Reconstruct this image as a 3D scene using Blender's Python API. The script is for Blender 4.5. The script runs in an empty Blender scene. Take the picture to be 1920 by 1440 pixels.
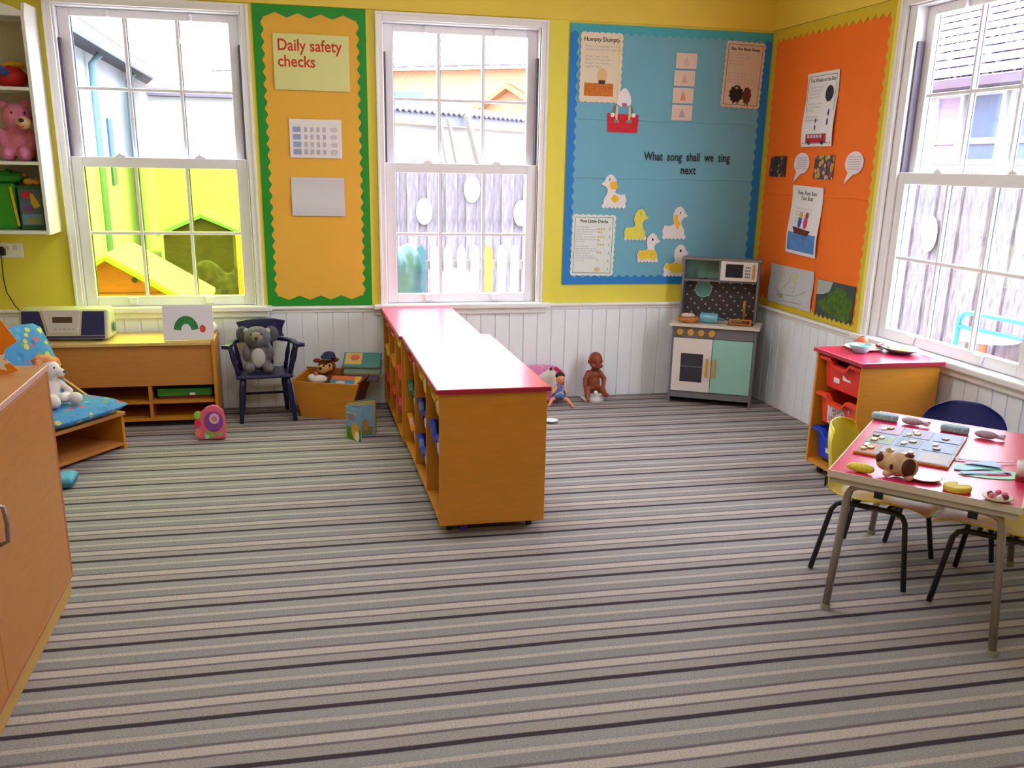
import bpy, math, random
from mathutils import Matrix, Vector
random.seed(7)
R = math.radians
PI = math.pi
scene = bpy.context.scene
C = scene.collection

# ------------------------------------------------------------------ camera
cam_data = bpy.data.cameras.new('camera')
cam = bpy.data.objects.new('camera', cam_data)
C.objects.link(cam)
F_PX, YAW, PITCH, ROLL = 1781.5, .22654, .29785, .01968
fwd = Vector((math.sin(YAW)*math.cos(PITCH), math.cos(YAW)*math.cos(PITCH), -math.sin(PITCH)))
rt = Vector((math.cos(YAW), -math.sin(YAW), 0))
up = rt.cross(fwd)
r2 = rt*math.cos(ROLL) + up*math.sin(ROLL)
u2 = up*math.cos(ROLL) - rt*math.sin(ROLL)
mw = Matrix((r2, u2, -fwd)).transposed().to_4x4()
mw.translation = Vector((0, -6.0886, 1.5))
cam.matrix_world = mw
cam_data.sensor_width = 36
cam_data.lens = 36*F_PX/1920
cam_data.shift_y = 136.95/1920
cam_data.clip_start = .05
cam_data.clip_end = 200
scene.camera = cam

# ------------------------------------------------------------------ view and light
scene.view_settings.view_transform = 'Standard'
scene.view_settings.look = 'None'
scene.view_settings.exposure = 0.58
scene.view_settings.gamma = 1
scene.view_settings.use_curve_mapping = False

world = bpy.data.worlds.new('overcast_sky')
scene.world = world
world.use_nodes = True
bg = world.node_tree.nodes['Background']
bg.inputs[0].default_value = (.82, .91, 1, 1)
bg.inputs[1].default_value = 11.0


def area(name, loc, sx, sy, power, col, rot=(0, 0, 0)):
    l = bpy.data.lights.new(name, 'AREA')
    l.shape = 'RECTANGLE'
    l.size, l.size_y = sx, sy
    l.energy = power
    l.color = col
    o = bpy.data.objects.new(name, l)
    o.location = loc
    o.rotation_euler = rot
    C.objects.link(o)
    return o


# strip lamps on the ceiling of the room
area('ceiling_lamp_light', (0.6, -4.6, 2.88), 1.4, .5, 16, (.93, .96, 1))
area('ceiling_lamp_light', (0.6, -2.2, 2.88), 1.4, .3, 22, (.93, .96, 1))
area('ceiling_lamp_light', (-.8, -7.0, 2.88), 1.4, .5, 18, (.93, .96, 1))


# ------------------------------------------------------------------ materials
def lin(c):
    c /= 255
    return c/12.92 if c <= .04045 else ((c+.055)/1.055)**2.4


MATS = {}


def M(name, rgb, rough=.6, metal=0, spec=.5, noise=0, nscale=30, bump=0, bscale=200, stretch=None, coat=0, alpha=None):
    if name in MATS:
        return MATS[name]
    m = bpy.data.materials.new(name)
    m.use_nodes = True
    nt = m.node_tree
    p = nt.nodes['Principled BSDF']
    col = (lin(rgb[0]), lin(rgb[1]), lin(rgb[2]), 1)
    p.inputs['Base Color'].default_value = col
    p.inputs['Roughness'].default_value = rough
    p.inputs['Metallic'].default_value = metal
    p.inputs['Specular IOR Level'].default_value = spec
    p.inputs['Coat Weight'].default_value = coat
    m.diffuse_color = col
    if noise or bump:
        tc = nt.nodes.new('ShaderNodeTexCoord')
        mp = nt.nodes.new('ShaderNodeMapping')
        nt.links.new(tc.outputs['Object'], mp.inputs[0])
        if stretch:
            mp.inputs['Scale'].default_value = stretch
    if noise:
        n = nt.nodes.new('ShaderNodeTexNoise')
        n.inputs['Scale'].default_value = nscale
        n.inputs['Detail'].default_value = 4
        nt.links.new(mp.outputs[0], n.inputs['Vector'])
        mr = nt.nodes.new('ShaderNodeMapRange')
        mr.inputs[1].default_value = .3
        mr.inputs[2].default_value = .7
        mr.inputs[3].default_value = 1-noise
        mr.inputs[4].default_value = 1+noise
        nt.links.new(n.outputs[0], mr.inputs[0])
        mx = nt.nodes.new('ShaderNodeVectorMath')
        mx.operation = 'SCALE'
        mx.inputs[0].default_value = col[:3]
        nt.links.new(mr.outputs[0], mx.inputs['Scale'])
        nt.links.new(mx.outputs[0], p.inputs['Base Color'])
    if bump:
        n2 = nt.nodes.new('ShaderNodeTexNoise')
        n2.inputs['Scale'].default_value = bscale
        n2.inputs['Detail'].default_value = 3
        nt.links.new(mp.outputs[0], n2.inputs['Vector'])
        b = nt.nodes.new('ShaderNodeBump')
        b.inputs['Strength'].default_value = bump
        b.inputs['Distance'].default_value = .003
        nt.links.new(n2.outputs[0], b.inputs['Height'])
        nt.links.new(b.outputs[0], p.inputs['Normal'])
    MATS[name] = m
    return m


def glass_mat(name, tint=(1, 1, 1), refl=.05):
    m = bpy.data.materials.new(name)
    m.use_nodes = True
    nt = m.node_tree
    nt.nodes.clear()
    o = nt.nodes.new('ShaderNodeOutputMaterial')
    mix = nt.nodes.new('ShaderNodeMixShader')
    t = nt.nodes.new('ShaderNodeBsdfTransparent')
    t.inputs[0].default_value = (*tint, 1)
    g = nt.nodes.new('ShaderNodeBsdfGlossy')
    g.inputs['Roughness'].default_value = .02
    mix.inputs[0].default_value = refl
    nt.links.new(t.outputs[0], mix.inputs[1])
    nt.links.new(g.outputs[0], mix.inputs[2])
    nt.links.new(mix.outputs[0], o.inputs[0])
    return m


def spots_mat(name, base, cols, scale=22, size=.34, rough=.85):
    """cloth or paper with scattered round spots in several colours"""
    m = bpy.data.materials.new(name)
    m.use_nodes = True
    nt = m.node_tree
    p = nt.nodes['Principled BSDF']
    p.inputs['Roughness'].default_value = rough
    tc = nt.nodes.new('ShaderNodeTexCoord')
    v = nt.nodes.new('ShaderNodeTexVoronoi')
    v.inputs['Scale'].default_value = scale
    nt.links.new(tc.outputs['Object'], v.inputs['Vector'])
    lt = nt.nodes.new('ShaderNodeMath')
    lt.operation = 'LESS_THAN'
    lt.inputs[1].default_value = size
    nt.links.new(v.outputs['Distance'], lt.inputs[0])
    sep = nt.nodes.new('ShaderNodeSeparateColor')
    nt.links.new(v.outputs['Color'], sep.inputs[0])
    cr = nt.nodes.new('ShaderNodeValToRGB')
    cr.color_ramp.interpolation = 'CONSTANT'
    nt.links.new(sep.outputs[0], cr.inputs[0])
    e = cr.color_ramp.elements
    while len(e) < len(cols):
        e.new(.5)
    for i, c in enumerate(cols):
        e[i].position = i/len(cols)
        e[i].color = (lin(c[0]), lin(c[1]), lin(c[2]), 1)
    mix = nt.nodes.new('ShaderNodeMix')
    mix.data_type = 'RGBA'
    mix.inputs[6].default_value = (lin(base[0]), lin(base[1]), lin(base[2]), 1)
    nt.links.new(lt.outputs[0], mix.inputs[0])
    nt.links.new(cr.outputs[0], mix.inputs[7])
    nt.links.new(mix.outputs[2], p.inputs['Base Color'])
    MATS[name] = m
    return m


yellow_wall = M('yellow_wall_paint', (232, 214, 74), .55, noise=.03, nscale=3, bump=.15, bscale=40)
yellow_high = M('yellow_wall_paint_upper', (236, 202, 74), .55, noise=.03, nscale=3)
panel_white = M('panelling_white_gloss', (240, 242, 250), .4, noise=.02, nscale=6)
white_gloss = M('white_gloss_paint', (240, 236, 238), .3)
white_plastic = M('white_window_plastic', (236, 232, 238), .3)
dark_gap = M('dark_channel', (92, 80, 98), .5)
grey_gasket = M('grey_gasket', (95, 105, 140), .5)
beech = M('beech_laminate', (196, 128, 62), .42, noise=.06, nscale=9, stretch=(1, 1, 6), bump=.05, bscale=60)
beech_side = M('beech_laminate_orange', (206, 134, 34), .4, noise=.05, nscale=9, stretch=(1, 1, 5))
beech_top = M('beech_pale_top', (222, 182, 118), .35, noise=.05, nscale=9, stretch=(6, 1, 1))
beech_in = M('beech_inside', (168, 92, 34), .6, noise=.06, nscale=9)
pink_edge = M('pink_edge_strip', (226, 170, 160), .4)
red_top = M('magenta_red_laminate', (214, 38, 84), .22)
red_top.node_tree.nodes['Principled BSDF'].inputs['IOR'].default_value = 2.1
red_edge = M('red_edge_band', (170, 22, 56), .4)
navy = M('navy_blue_paint', (30, 30, 78), .35)
black = M('black_plastic', (22, 20, 24), .45)
black_metal = M('black_painted_steel', (30, 26, 34), .35)
steel = M('grey_steel_tube', (170, 156, 145), .3, metal=.7)
white_paper = M('white_paper', (236, 230, 232), .7)
cream_paper = M('cream_paper', (238, 226, 188), .7)
ink = M('black_ink', (36, 28, 38), .7)
grey_ink = M('grey_print', (172, 160, 172), .8)


def flat(name, rgb, rough=.7):
    return M(name, rgb, rough)


# ------------------------------------------------------------------ geometry helpers
WM = {}


def wmat(o):
    return WM.get(o.name, Matrix.Identity(4))


class MB:
    def __init__(s, T=None):
        s.v, s.f, s.mi = [], [], []
        s.T = T or Matrix.Identity(4)
        s.cur = 0

    def add(s, vs, fs):
        b = len(s.v)
        for v in vs:
            s.v.append(s.T @ Vector(v))
        for f in fs:
            s.f.append([b+i for i in f])
            s.mi.append(s.cur)
        return s

    def box(s, x0, y0, z0, x1, y1, z1):
        x0, x1 = min(x0, x1), max(x0, x1)
        y0, y1 = min(y0, y1), max(y0, y1)
        z0, z1 = min(z0, z1), max(z0, z1)
        vs = [(x, y, z) for z in (z0, z1) for y in (y0, y1) for x in (x0, x1)]
        return s.add(vs, [(0, 2, 3, 1), (4, 5, 7, 6), (0, 1, 5, 4), (2, 6, 7, 3), (0, 4, 6, 2), (1, 3, 7, 5)])

    def hexa(s, bot, top):
        """bottom and top quads (4 points each, counter-clockwise seen from above)"""
        return s.add(list(bot)+list(top), [(3, 2, 1, 0), (4, 5, 6, 7), (0, 1, 5, 4), (1, 2, 6, 5), (2, 3, 7, 6), (3, 0, 4, 7)])

    def prism(s, pts, P, d0, d1):
        """outline pts (u,v) extruded between depths d0,d1 through P(u,v,d)"""
        n = len(pts)
        vs = [P(u, v, d0) for u, v in pts]+[P(u, v, d1) for u, v in pts]
        fs = [list(range(n))[::-1], list(range(n, 2*n))]
        fs += [(i, (i+1) % n, n+(i+1) % n, n+i) for i in range(n)]
        return s.add(vs, fs)

    def tube(s, pts, r, seg=10, closed=False, radii=None):
        pts = [Vector(p) for p in pts]
        n = len(pts)
        rings = []
        prev = None
        for i, p in enumerate(pts):
            if closed:
                t = (pts[(i+1) % n]-pts[i-1]).normalized()
            else:
                t = (pts[min(i+1, n-1)]-pts[max(i-1, 0)]).normalized()
            if prev is None:
                a = Vector((0, 0, 1)) if abs(t.z) < .9 else Vector((1, 0, 0))
                x = t.cross(a).normalized()
            else:
                x = (prev-t*prev.dot(t)).normalized()
            prev = x
            y = t.cross(x)
            rr = radii[i] if radii else r
            rings.append([p+x*math.cos(2*PI*k/seg)*rr+y*math.sin(2*PI*k/seg)*rr for k in range(seg)])
        vs = [v for ring in rings for v in ring]
        fs = []
        m = n if closed else n-1
        for i in range(m):
            for k in range(seg):
                a, b = i*seg+k, i*seg+(k+1) % seg
                c, d = ((i+1) % n)*seg+(k+1) % seg, ((i+1) % n)*seg+k
                fs.append((a, b, c, d))
        if not closed:
            fs.append(tuple(range(seg))[::-1])
            fs.append(tuple((n-1)*seg+k for k in range(seg)))
        return s.add(vs, fs)

    def ell(s, c, r, rot=None, seg=16, rings=10):
        c = Vector(c)
        if not hasattr(r, '__len__'):
            r = (r, r, r)
        Rm = rot.to_matrix() if rot is not None and hasattr(rot, 'to_matrix') else (rot or Matrix.Identity(3))
        vs = [c+Rm @ Vector((0, 0, -r[2]))]
        for i in range(1, rings):
            a = -PI/2+PI*i/rings
            for k in range(seg):
                b = 2*PI*k/seg
                vs.append(c+Rm @ Vector((r[0]*math.cos(a)*math.cos(b), r[1]*math.cos(a)*math.sin(b), r[2]*math.sin(a))))
        vs.append(c+Rm @ Vector((0, 0, r[2])))
        fs = []
        for k in range(seg):
            fs.append((0, 1+(k+1) % seg, 1+k))
            L = 1+(rings-2)*seg
            fs.append((L+k, L+(k+1) % seg, len(vs)-1))
        for i in range(rings-2):
            for k in range(seg):
                a = 1+i*seg
                fs.append((a+k, a+(k+1) % seg, a+seg+(k+1) % seg, a+seg+k))
        return s.add(vs, fs)

    def lathe(s, prof, c, seg=24):
        """profile (r,z) around a vertical axis at c"""
        c = Vector(c)
        n = len(prof)
        vs = [c+Vector((r*math.cos(2*PI*k/seg), r*math.sin(2*PI*k/seg), z)) for r, z in prof for k in range(seg)]
        fs = []
        for i in range(n-1):
            for k in range(seg):
                fs.append((i*seg+k, i*seg+(k+1) % seg, (i+1)*seg+(k+1) % seg, (i+1)*seg+k))
        fs.append(tuple(range(seg))[::-1])
        fs.append(tuple((n-1)*seg+k for k in range(seg)))
        return s.add(vs, fs)

    def build(s, name, mats, parent=None, bevel=0, smooth=False, label=None, voxel=0, sub=0, solid=0, seg=2):
        if not isinstance(mats, (list, tuple)):
            mats = [mats]
        lo = Vector((min(v.x for v in s.v), min(v.y for v in s.v), min(v.z for v in s.v)))
        hi = Vector((max(v.x for v in s.v), max(v.y for v in s.v), max(v.z for v in s.v)))
        c = (lo+hi)/2
        c.z = lo.z
        me = bpy.data.meshes.new(name)
        me.from_pydata([v-c for v in s.v], [], s.f)
        for m in mats:
            me.materials.append(m)
        for p, i in zip(me.polygons, s.mi):
            p.material_index = i
            p.use_smooth = smooth
        me.update()
        o = bpy.data.objects.new(name, me)
        C.objects.link(o)
        o.location = c
        WM[o.name] = Matrix.Translation(c)
        if parent is not None:
            o.parent = parent
            o.matrix_parent_inverse = wmat(parent).inverted()
        if label:
            o['label'] = label
        if solid:
            md = o.modifiers.new('thickness', 'SOLIDIFY')
            md.thickness = solid
            md.offset = 0
        if voxel:
            md = o.modifiers.new('remesh', 'REMESH')
            md.mode = 'VOXEL'
            md.voxel_size = voxel
            md.use_smooth_shade = True
            md = o.modifiers.new('smooth', 'SMOOTH')
            md.iterations = 4
        if bevel:
            md = o.modifiers.new('bevel', 'BEVEL')
            md.width = bevel
            md.segments = seg
            md.limit_method = 'ANGLE'
            md.angle_limit = R(40)
            if smooth is False:
                pass
        if sub:
            md = o.modifiers.new('subdivision', 'SUBSURF')
            md.levels = sub
            md.render_levels = sub
        return o


def tag(o, label, cat, group=None):
    o['label'] = label
    o['category'] = cat
    if group:
        o['group'] = group
    return o


def struct(o):
    o['kind'] = 'structure'
    return o


def thing(name, label, cat, loc=(0, 0, 0), group=None):
    o = bpy.data.objects.new(name, None)
    o.empty_display_size = .1
    C.objects.link(o)
    o.location = loc
    WM[o.name] = Matrix.Translation(Vector(loc))
    if label:
        tag(o, label, cat, group)
    return o


def structure(name, loc=(0, 0, 0)):
    o = thing(name, None, None, loc)
    return struct(o)


def dup(root, loc, rotz, label=None, skip=()):
    r = root.copy()
    C.objects.link(r)
    r.location = loc
    r.rotation_euler = (0, 0, rotz)
    if label:
        r['label'] = label
    for ch in list(root.children):
        c = ch.copy()
        C.objects.link(c)
        c.parent = r
        for g in ch.children:
            d = g.copy()
            C.objects.link(d)
            d.parent = c
    return r


def setmat(root, partname, mat):
    for ch in root.children:
        if ch.name.split('.')[0] == partname:
            ch.data = ch.data.copy()
            ch.data.materials[0] = mat


WX = 3.075          # inner face of the right wall


def BK(u, v, d):    # back wall frame: u = x, v = z, d = out of the wall
    return (u, -d, v)


def RW(u, v, d):    # right wall frame: u = towards the camera
    return (WX-d, -u, v)


def shift(P, u0, v0, d0, rot=0):
    c, s = math.cos(rot), math.sin(rot)
    return lambda u, v, d: P(u0+u*c-v*s, v0+u*s+v*c, d0+d)


def text(P, u, v, d, size, body, mat, parent, align='LEFT', bold=0, spacing=1, name='lettering', wscale=1, word=1, thick=.0004):
    cu = bpy.data.curves.new('t', 'FONT')
    cu.body = body
    cu.size = size
    cu.align_x = align
    cu.offset = bold
    cu.space_line = spacing
    cu.space_word = word
    cu.resolution_u = 3
    ob = bpy.data.objects.new('t', cu)
    C.objects.link(ob)
    dg = bpy.context.evaluated_depsgraph_get()
    me = bpy.data.meshes.new_from_object(ob.evaluated_get(dg))
    mb = MB()
    vs = [P(u+p.co.x*wscale, v+p.co.y, d) for p in me.vertices]
    fs = [list(p.vertices) for p in me.polygons]
    bpy.data.objects.remove(ob)
    bpy.data.curves.remove(cu)
    bpy.data.meshes.remove(me)
    mb.add(vs, fs)
    return mb.build(name, mat, parent)


def rect(u0, v0, u1, v1):
    return [(u0, v0), (u1, v0), (u1, v1), (u0, v1)]


def oval(u, v, ru, rv, n=20, rot=0, a0=0, a1=2*PI):
    c, s = math.cos(rot), math.sin(rot)
    out = []
    for k in range(n):
        a = a0+(a1-a0)*k/n
        x, y = ru*math.cos(a), rv*math.sin(a)
        out.append((u+x*c-y*s, v+x*s+y*c))
    return out


def blob(name, ells, mat, parent, voxel=.006, label=None, tubes=()):
    mb = MB()
    for e in ells:
        mb.ell(e[0], e[1], e[2] if len(e) > 2 else None)
    for pts, radii in tubes:
        mb.tube(pts, 0, 10, radii=radii)
        mb.ell(pts[0], radii[0]*.99)
        mb.ell(pts[-1], radii[-1]*.99)
    return mb.build(name, mat, parent, voxel=voxel, smooth=True, label=label)


# ================================================================== the room
LX, NY, CZ = -3.0, -8.0, 2.95
carpet = bpy.data.materials.new('striped_carpet')
carpet.use_nodes = True
nt = carpet.node_tree
pb = nt.nodes['Principled BSDF']
pb.inputs['Roughness'].default_value = .95
pb.inputs['Specular IOR Level'].default_value = .1
tc = nt.nodes.new('ShaderNodeTexCoord')
sp = nt.nodes.new('ShaderNodeSeparateXYZ')
wob = nt.nodes.new('ShaderNodeTexNoise')
wob.inputs['Scale'].default_value = 1.5
nt.links.new(tc.outputs['Object'], wob.inputs['Vector'])
nt.links.new(tc.outputs['Object'], sp.inputs[0])


def mth(op, a, b=None, c=None):
    n = nt.nodes.new('ShaderNodeMath')
    n.operation = op
    for i, x in enumerate((a, b, c)):
        if x is None:
            continue
        if isinstance(x, (int, float)):
            n.inputs[i].default_value = x
        else:
            nt.links.new(x, n.inputs[i])
    return n.outputs[0]


y = sp.outputs[1]
q = mth('MULTIPLY_ADD', y, -.08895, -4.66095)
q = mth('MULTIPLY_ADD', q, y, -4.7737)
q = mth('MULTIPLY_ADD', wob.outputs[0], .06, q)
ph = mth('FRACT', mth('ADD', q, 40))
cr = nt.nodes.new('ShaderNodeValToRGB')
nt.links.new(ph, cr.inputs[0])
GREY, BEIGE, DK, BL, GB = (148, 144, 144), (186, 172, 166), (112, 101, 108), (66, 56, 65), (160, 150, 147)
stops = [(0, BL), (.038, BL), (.05, GREY), (.12, (156, 151, 150)), (.23, GREY), (.25, BEIGE), (.31, BEIGE), (.33, (142, 138, 139)), (.50, (146, 142, 142)),
         (.525, DK), (.558, DK), (.575, BEIGE), (.72, BEIGE), (.738, DK), (.768, DK), (.785, GB), (.945, GB), (.965, BL)]
e = cr.color_ramp.elements
while len(e) < len(stops):
    e.new(.99)
for i, (p_, c_) in enumerate(stops):
    e[i].position = p_
    e[i].color = (lin(c_[0]), lin(c_[1]), lin(c_[2]), 1)
mp = nt.nodes.new('ShaderNodeMapping')
mp.inputs['Scale'].default_value = (1, 1.6, 1)
nt.links.new(tc.outputs['Object'], mp.inputs[0])
nz = nt.nodes.new('ShaderNodeTexNoise')
nz.inputs['Scale'].default_value = 150
nz.inputs['Detail'].default_value = 3
nt.links.new(mp.outputs[0], nz.inputs['Vector'])
fac = mth('MULTIPLY_ADD', nz.outputs[0], 1.06, .36)
sc = nt.nodes.new('ShaderNodeVectorMath')
sc.operation = 'SCALE'
nt.links.new(cr.outputs[0], sc.inputs[0])
nt.links.new(fac, sc.inputs['Scale'])
nt.links.new(sc.outputs[0], pb.inputs['Base Color'])
bp = nt.nodes.new('ShaderNodeBump')
bp.inputs['Strength'].default_value = .5
bp.inputs['Distance'].default_value = .004
nt.links.new(nz.outputs[0], bp.inputs['Height'])
nt.links.new(bp.outputs[0], pb.inputs['Normal'])

fl = MB().box(LX-.12, NY-.12, -.05, WX+.12, .16, 0)
me = bpy.data.meshes.new('floor')
me.from_pydata(fl.v, [], fl.f)
me.materials.append(carpet)
fo = bpy.data.objects.new('floor', me)
C.objects.link(fo)
struct(fo)
struct(MB().box(LX-.12, NY-.12, CZ, WX+.12, .16, CZ+.1).build('ceiling', M('ceiling_white', (236, 230, 214), .8)))
struct(MB().box(LX-.12, NY, 0, LX, .0, CZ).build('wall_left', yellow_wall))
struct(MB().box(LX-.12, NY-.12, 0, WX+.12, NY, CZ).build('wall_near', yellow_wall))

# window openings: (u0, u1) on each wall, z between
W1, W2, W3 = (-1.225, -.235), (.57, 1.53), (1.44, 2.66)
WZ0, WZ1 = .61, 2.30
PT = .15


def wall_with_holes(name, P, u0, u1, holes, mats):
    mb = MB()
    e = [u0]
    for a, b in holes:
        e += [a, b]
    e.append(u1)

    def bx(a, z0, b, z1):
        mb.prism(rect(a, z0, b, z1), P, 0, -PT)
    for i in range(0, len(e), 2):
        bx(e[i], 0, e[i+1], 2.352)
    for a, b in holes:
        bx(a, 0, b, WZ0)
        bx(a, WZ1, b, 2.352)
    mb.cur = 1
    mb.prism(rect(u0, 2.352, u1, CZ), P, .008, -PT)
    return struct(mb.build(name, mats))


wall_with_holes('wall_back', BK, LX-.12, WX+PT, [W1, W2], [yellow_wall, yellow_high])
wall_with_holes('wall_right', RW, 0, -NY+.12, [W3], [yellow_wall, yellow_high])


# tongue-and-groove panelling with a dado rail
def panelling(name, P, u0, u1, first, top=.602):
    mb = MB()
    step = .095
    u = first
    us = [u0]
    while u < u1-.01:
        if u > u0+.01:
            us.append(u)
        u += step
    us.append(u1)
    mb.prism(rect(u0, 0, u1, top), P, .0, .0085)
    for a, b in zip(us, us[1:]):
        g = .0028
        pts = [(a+g, 0.0), (b-g, 0.0), (b-g, top), (a+g, top)]
        mb.prism(pts, P, .0085, .015)
    return struct(mb.build(name, panel_white, bevel=.002, seg=1))


panelling('trim_1', BK, LX, WX-.0151, .2225-.095*40)
panelling('trim_2', RW, .0, -NY, .004)


def rail(name, P, u0, u1):
    mb = MB()
    prof = [(0, .590), (.012, .590), (.020, .598), (.022, .612), (.032, .618), (.035, .626), (.032, .634), (.024, .637), (0, .637)]
    vs = [P(u0, z, d) for d, z in prof]+[P(u1, z, d) for d, z in prof]
    n = len(prof)
    fs = [tuple(range(n)), tuple(range(2*n-1, n-1, -1))]+[(i, n+i, n+(i+1) % n, (i+1) % n) for i in range(n)]
    mb.add(vs, fs)
    return struct(mb.build(name, white_gloss))


rail('trim_3', BK, LX, WX-.036)
rail('trim_4', RW, .0, -NY)


# ------------------------------------------------------------------ sash windows
clear = glass_mat('clear_glass')
film = glass_mat('yellow_green_film_glass', (.90, 1, .34))


def sash_window(name, P, outer, glass, low_glass_mat, top=2.34, mull=(3, 2), lead=.05):
    """outer (u0,u1): architrave edges; glass (u0,u1): glazed width"""
    w = structure(name, P((outer[0]+outer[1])/2, .61, 0))
    u0, u1 = outer
    g0, g1 = glass
    s0, s1 = g0-.063, g1+.063         # sash edges
    # architrave and box frame
    mb = MB()
    for a, b in ((u0, u0+.04), (u1-.04, u1)):
        mb.prism(rect(a, .637, b, top), P, 0, .022)
    mb.prism(rect(u0+.04, top-.04, u1-.04, top), P, 0, .022)
    for a, b in ((u0-.004, u0+.012), (u1-.012, u1+.004)):
        mb.prism(rect(a, .637, b, top+.004), P, .0, .03)
    mb.prism(rect(u0+.012, top-.012, u1-.012, top+.004), P, 0, .03)
    mb.build('architrave', white_gloss, w, bevel=.004)
    mb = MB()
    for a, b in ((u0+.03, s0), (s1, u1-.03)):
        mb.prism(rect(a, .61, b, top-.03), P, -.0, -.13)
    mb.prism(rect(s0, 2.292, s1, top-.03), P, 0, -.13)
    mb.prism(rect(s0, .60, s1, .645), P, -.0, -.145)
    mb.build('frame', white_plastic, w, bevel=.003)
    # plastic channels the upper sash slides in
    mb = MB()
    for a, b in ((s0-.001, s0+.014), (s1-.014, s1+.001)):
        mb.prism(rect(a, 1.50, b, 2.13), P, -.02, -.055)
    mb.build('sash_channel', dark_gap, w)
    # sill
    mb = MB()
    mb.prism(rect(u0-.05, .612, u1+.05, .645), P, -.01, .062)
    mb.prism(rect(u0-.03, .575, u1+.03, .612), P, .012, .036)
    mb.build('sill', white_gloss, w, bevel=.008, seg=3)

    def sash(nm, z0, z1, gz0, gz1, d, gm):
        mb = MB()
        mb.prism(rect(s0+.002, z0, g0, z1), P, d, d-.04)
        mb.prism(rect(g1, z0, s1-.002, z1), P, d, d-.04)
        mb.prism(rect(g0, z0, g1, gz0), P, d, d-.04)
        mb.prism(rect(g0, gz1, g1, z1), P, d, d-.04)
        s = mb.build(nm, white_plastic, w, bevel=.004)
        mb = MB()
        for i in (1, 2):
            u = g0+(g1-g0)*i/3
            mb.prism(rect(u-.009, gz0, u+.009, gz1), P, d-.008, d-.034)
        zm = (gz0+gz1)/2
        for i in range(3):
            a = g0+(g1-g0)*i/3+(.009 if i else 0)
            b = g0+(g1-g0)*(i+1)/3-(.009 if i < 2 else 0)
            mb.prism(rect(a, zm-.009, b, zm+.009), P, d-.008, d-.034)
        mb.build('glazing_bar', white_plastic, s, bevel=.003)
        mb = MB()
        mb.prism(rect(g0, gz0, g1, gz1), P, d-.018, d-.022)
        mb.build('pane', gm, s)
        mb = MB()
        for i in range(3):
            a = g0+(g1-g0)*i/3+(.009 if i else 0)
            for z_a, z_b in ((gz0, zm-.009), (zm+.009, gz1)):
                mb.prism(rect(a, z_a, a+.006, z_b), P, d-.026, d-.034)
        mb.build('gasket', grey_gasket, s)
        return s
    up_ = sash('upper_sash', 1.46, 2.29, 1.498, 2.248, -.062, clear)
    lo_ = sash('lower_sash', .646, 1.503, .703, 1.445, -.014, low_glass_mat)
    for t_ in (.24, .76):
        u = g0+(g1-g0)*t_
        mb = MB()
        mb.prism([(u-.035, 1.503), (u+.035, 1.503), (u+.022, 1.515), (u+.006, 1.519), (u, 1.532), (u-.008, 1.519), (u-.02, 1.515)], P, -.02, -.045)
        mb.build('sash_lock', white_plastic, lo_, bevel=.003)
        mb = MB()
        mb.prism([(u-.022, .66), (u+.022, .66), (u+.03, .70), (u-.03, .70)], P, -.014, .004)
        mb.build('sash_lift', white_plastic, lo_, bevel=.004)
        mb = MB()
        mb.prism(rect(u-.008, 2.25, u+.008, 2.285), P, -.062, -.04)
        mb.build('sash_hook', white_plastic, up_, bevel=.003)
    return w


sash_window('window_1', BK, (-1.266, -.192), (-1.152, -.304), film)
sash_window('window_2', BK, (.53, 1.575), (.638, 1.466), clear)
sash_window('window_3', RW, (1.40, 2.70), (1.565, 2.56), clear)
# yellow batten beside window 3
mb = MB()
mb.prism(rect(1.366, .64, 1.397, CZ), RW, 0, .03)
struct(mb.build('trim_5', M('yellow_gloss', (240, 222, 96), .35), bevel=.004))


# ================================================================== boards
def wavy_strip(mb, P, p0, p1, inward, width, amp, n, d, zig=False, t=.0015):
    """straight outer edge p0-p1, wavy inner edge"""
    p0, p1, inward = Vector(p0), Vector(p1), Vector(inward)
    pts = [tuple(p0), tuple(p1)]
    m = n*(2 if zig else 8)
    for k in range(m, -1, -1):
        a = k/m
        if zig:
            h = amp if k % 2 else -amp
        else:
            h = amp*math.cos(2*PI*a*n)
        q_ = p0.lerp(p1, a)+inward*(width+h)
        pts.append(tuple(q_))
    mb.prism(pts, P, d, d+t)


def board(name, label, P, rc, back_mat, border_mat, bw_, waves, extra=None, top_mat=None, amp=.008):
    u0, v0, u1, v1 = rc
    b = thing(name, label, 'display board', P((u0+u1)/2, v0, 0))
    mb = MB()
    mb.prism(rect(u0+.01, v0+.01, u1-.01, v1-.01), P, 0.001, .006)
    mb.build('backing_paper', back_mat, b)
    mb = MB()
    L, B_, Rr_, T_ = bw_
    nh, nv, zt = waves
    wavy_strip(mb, P, (u0, v0), (u0, v1), (1, 0), L, amp, nv, .0062)
    wavy_strip(mb, P, (u1, v0), (u1, v1), (-1, 0), Rr_, amp, nv, .0062)
    wavy_strip(mb, P, (u0, v0), (u1, v0), (0, 1), B_, amp*1.6 if zt else amp, nh, .0082, zt)
    if top_mat:
        mb.cur = 1
    wavy_strip(mb, P, (u0, v1), (u1, v1), (0, -1), T_, amp*1.6 if zt else amp, nh, .0082, zt)
    mb.build('border', [border_mat]+([top_mat] if top_mat else []), b)
    return b


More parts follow.
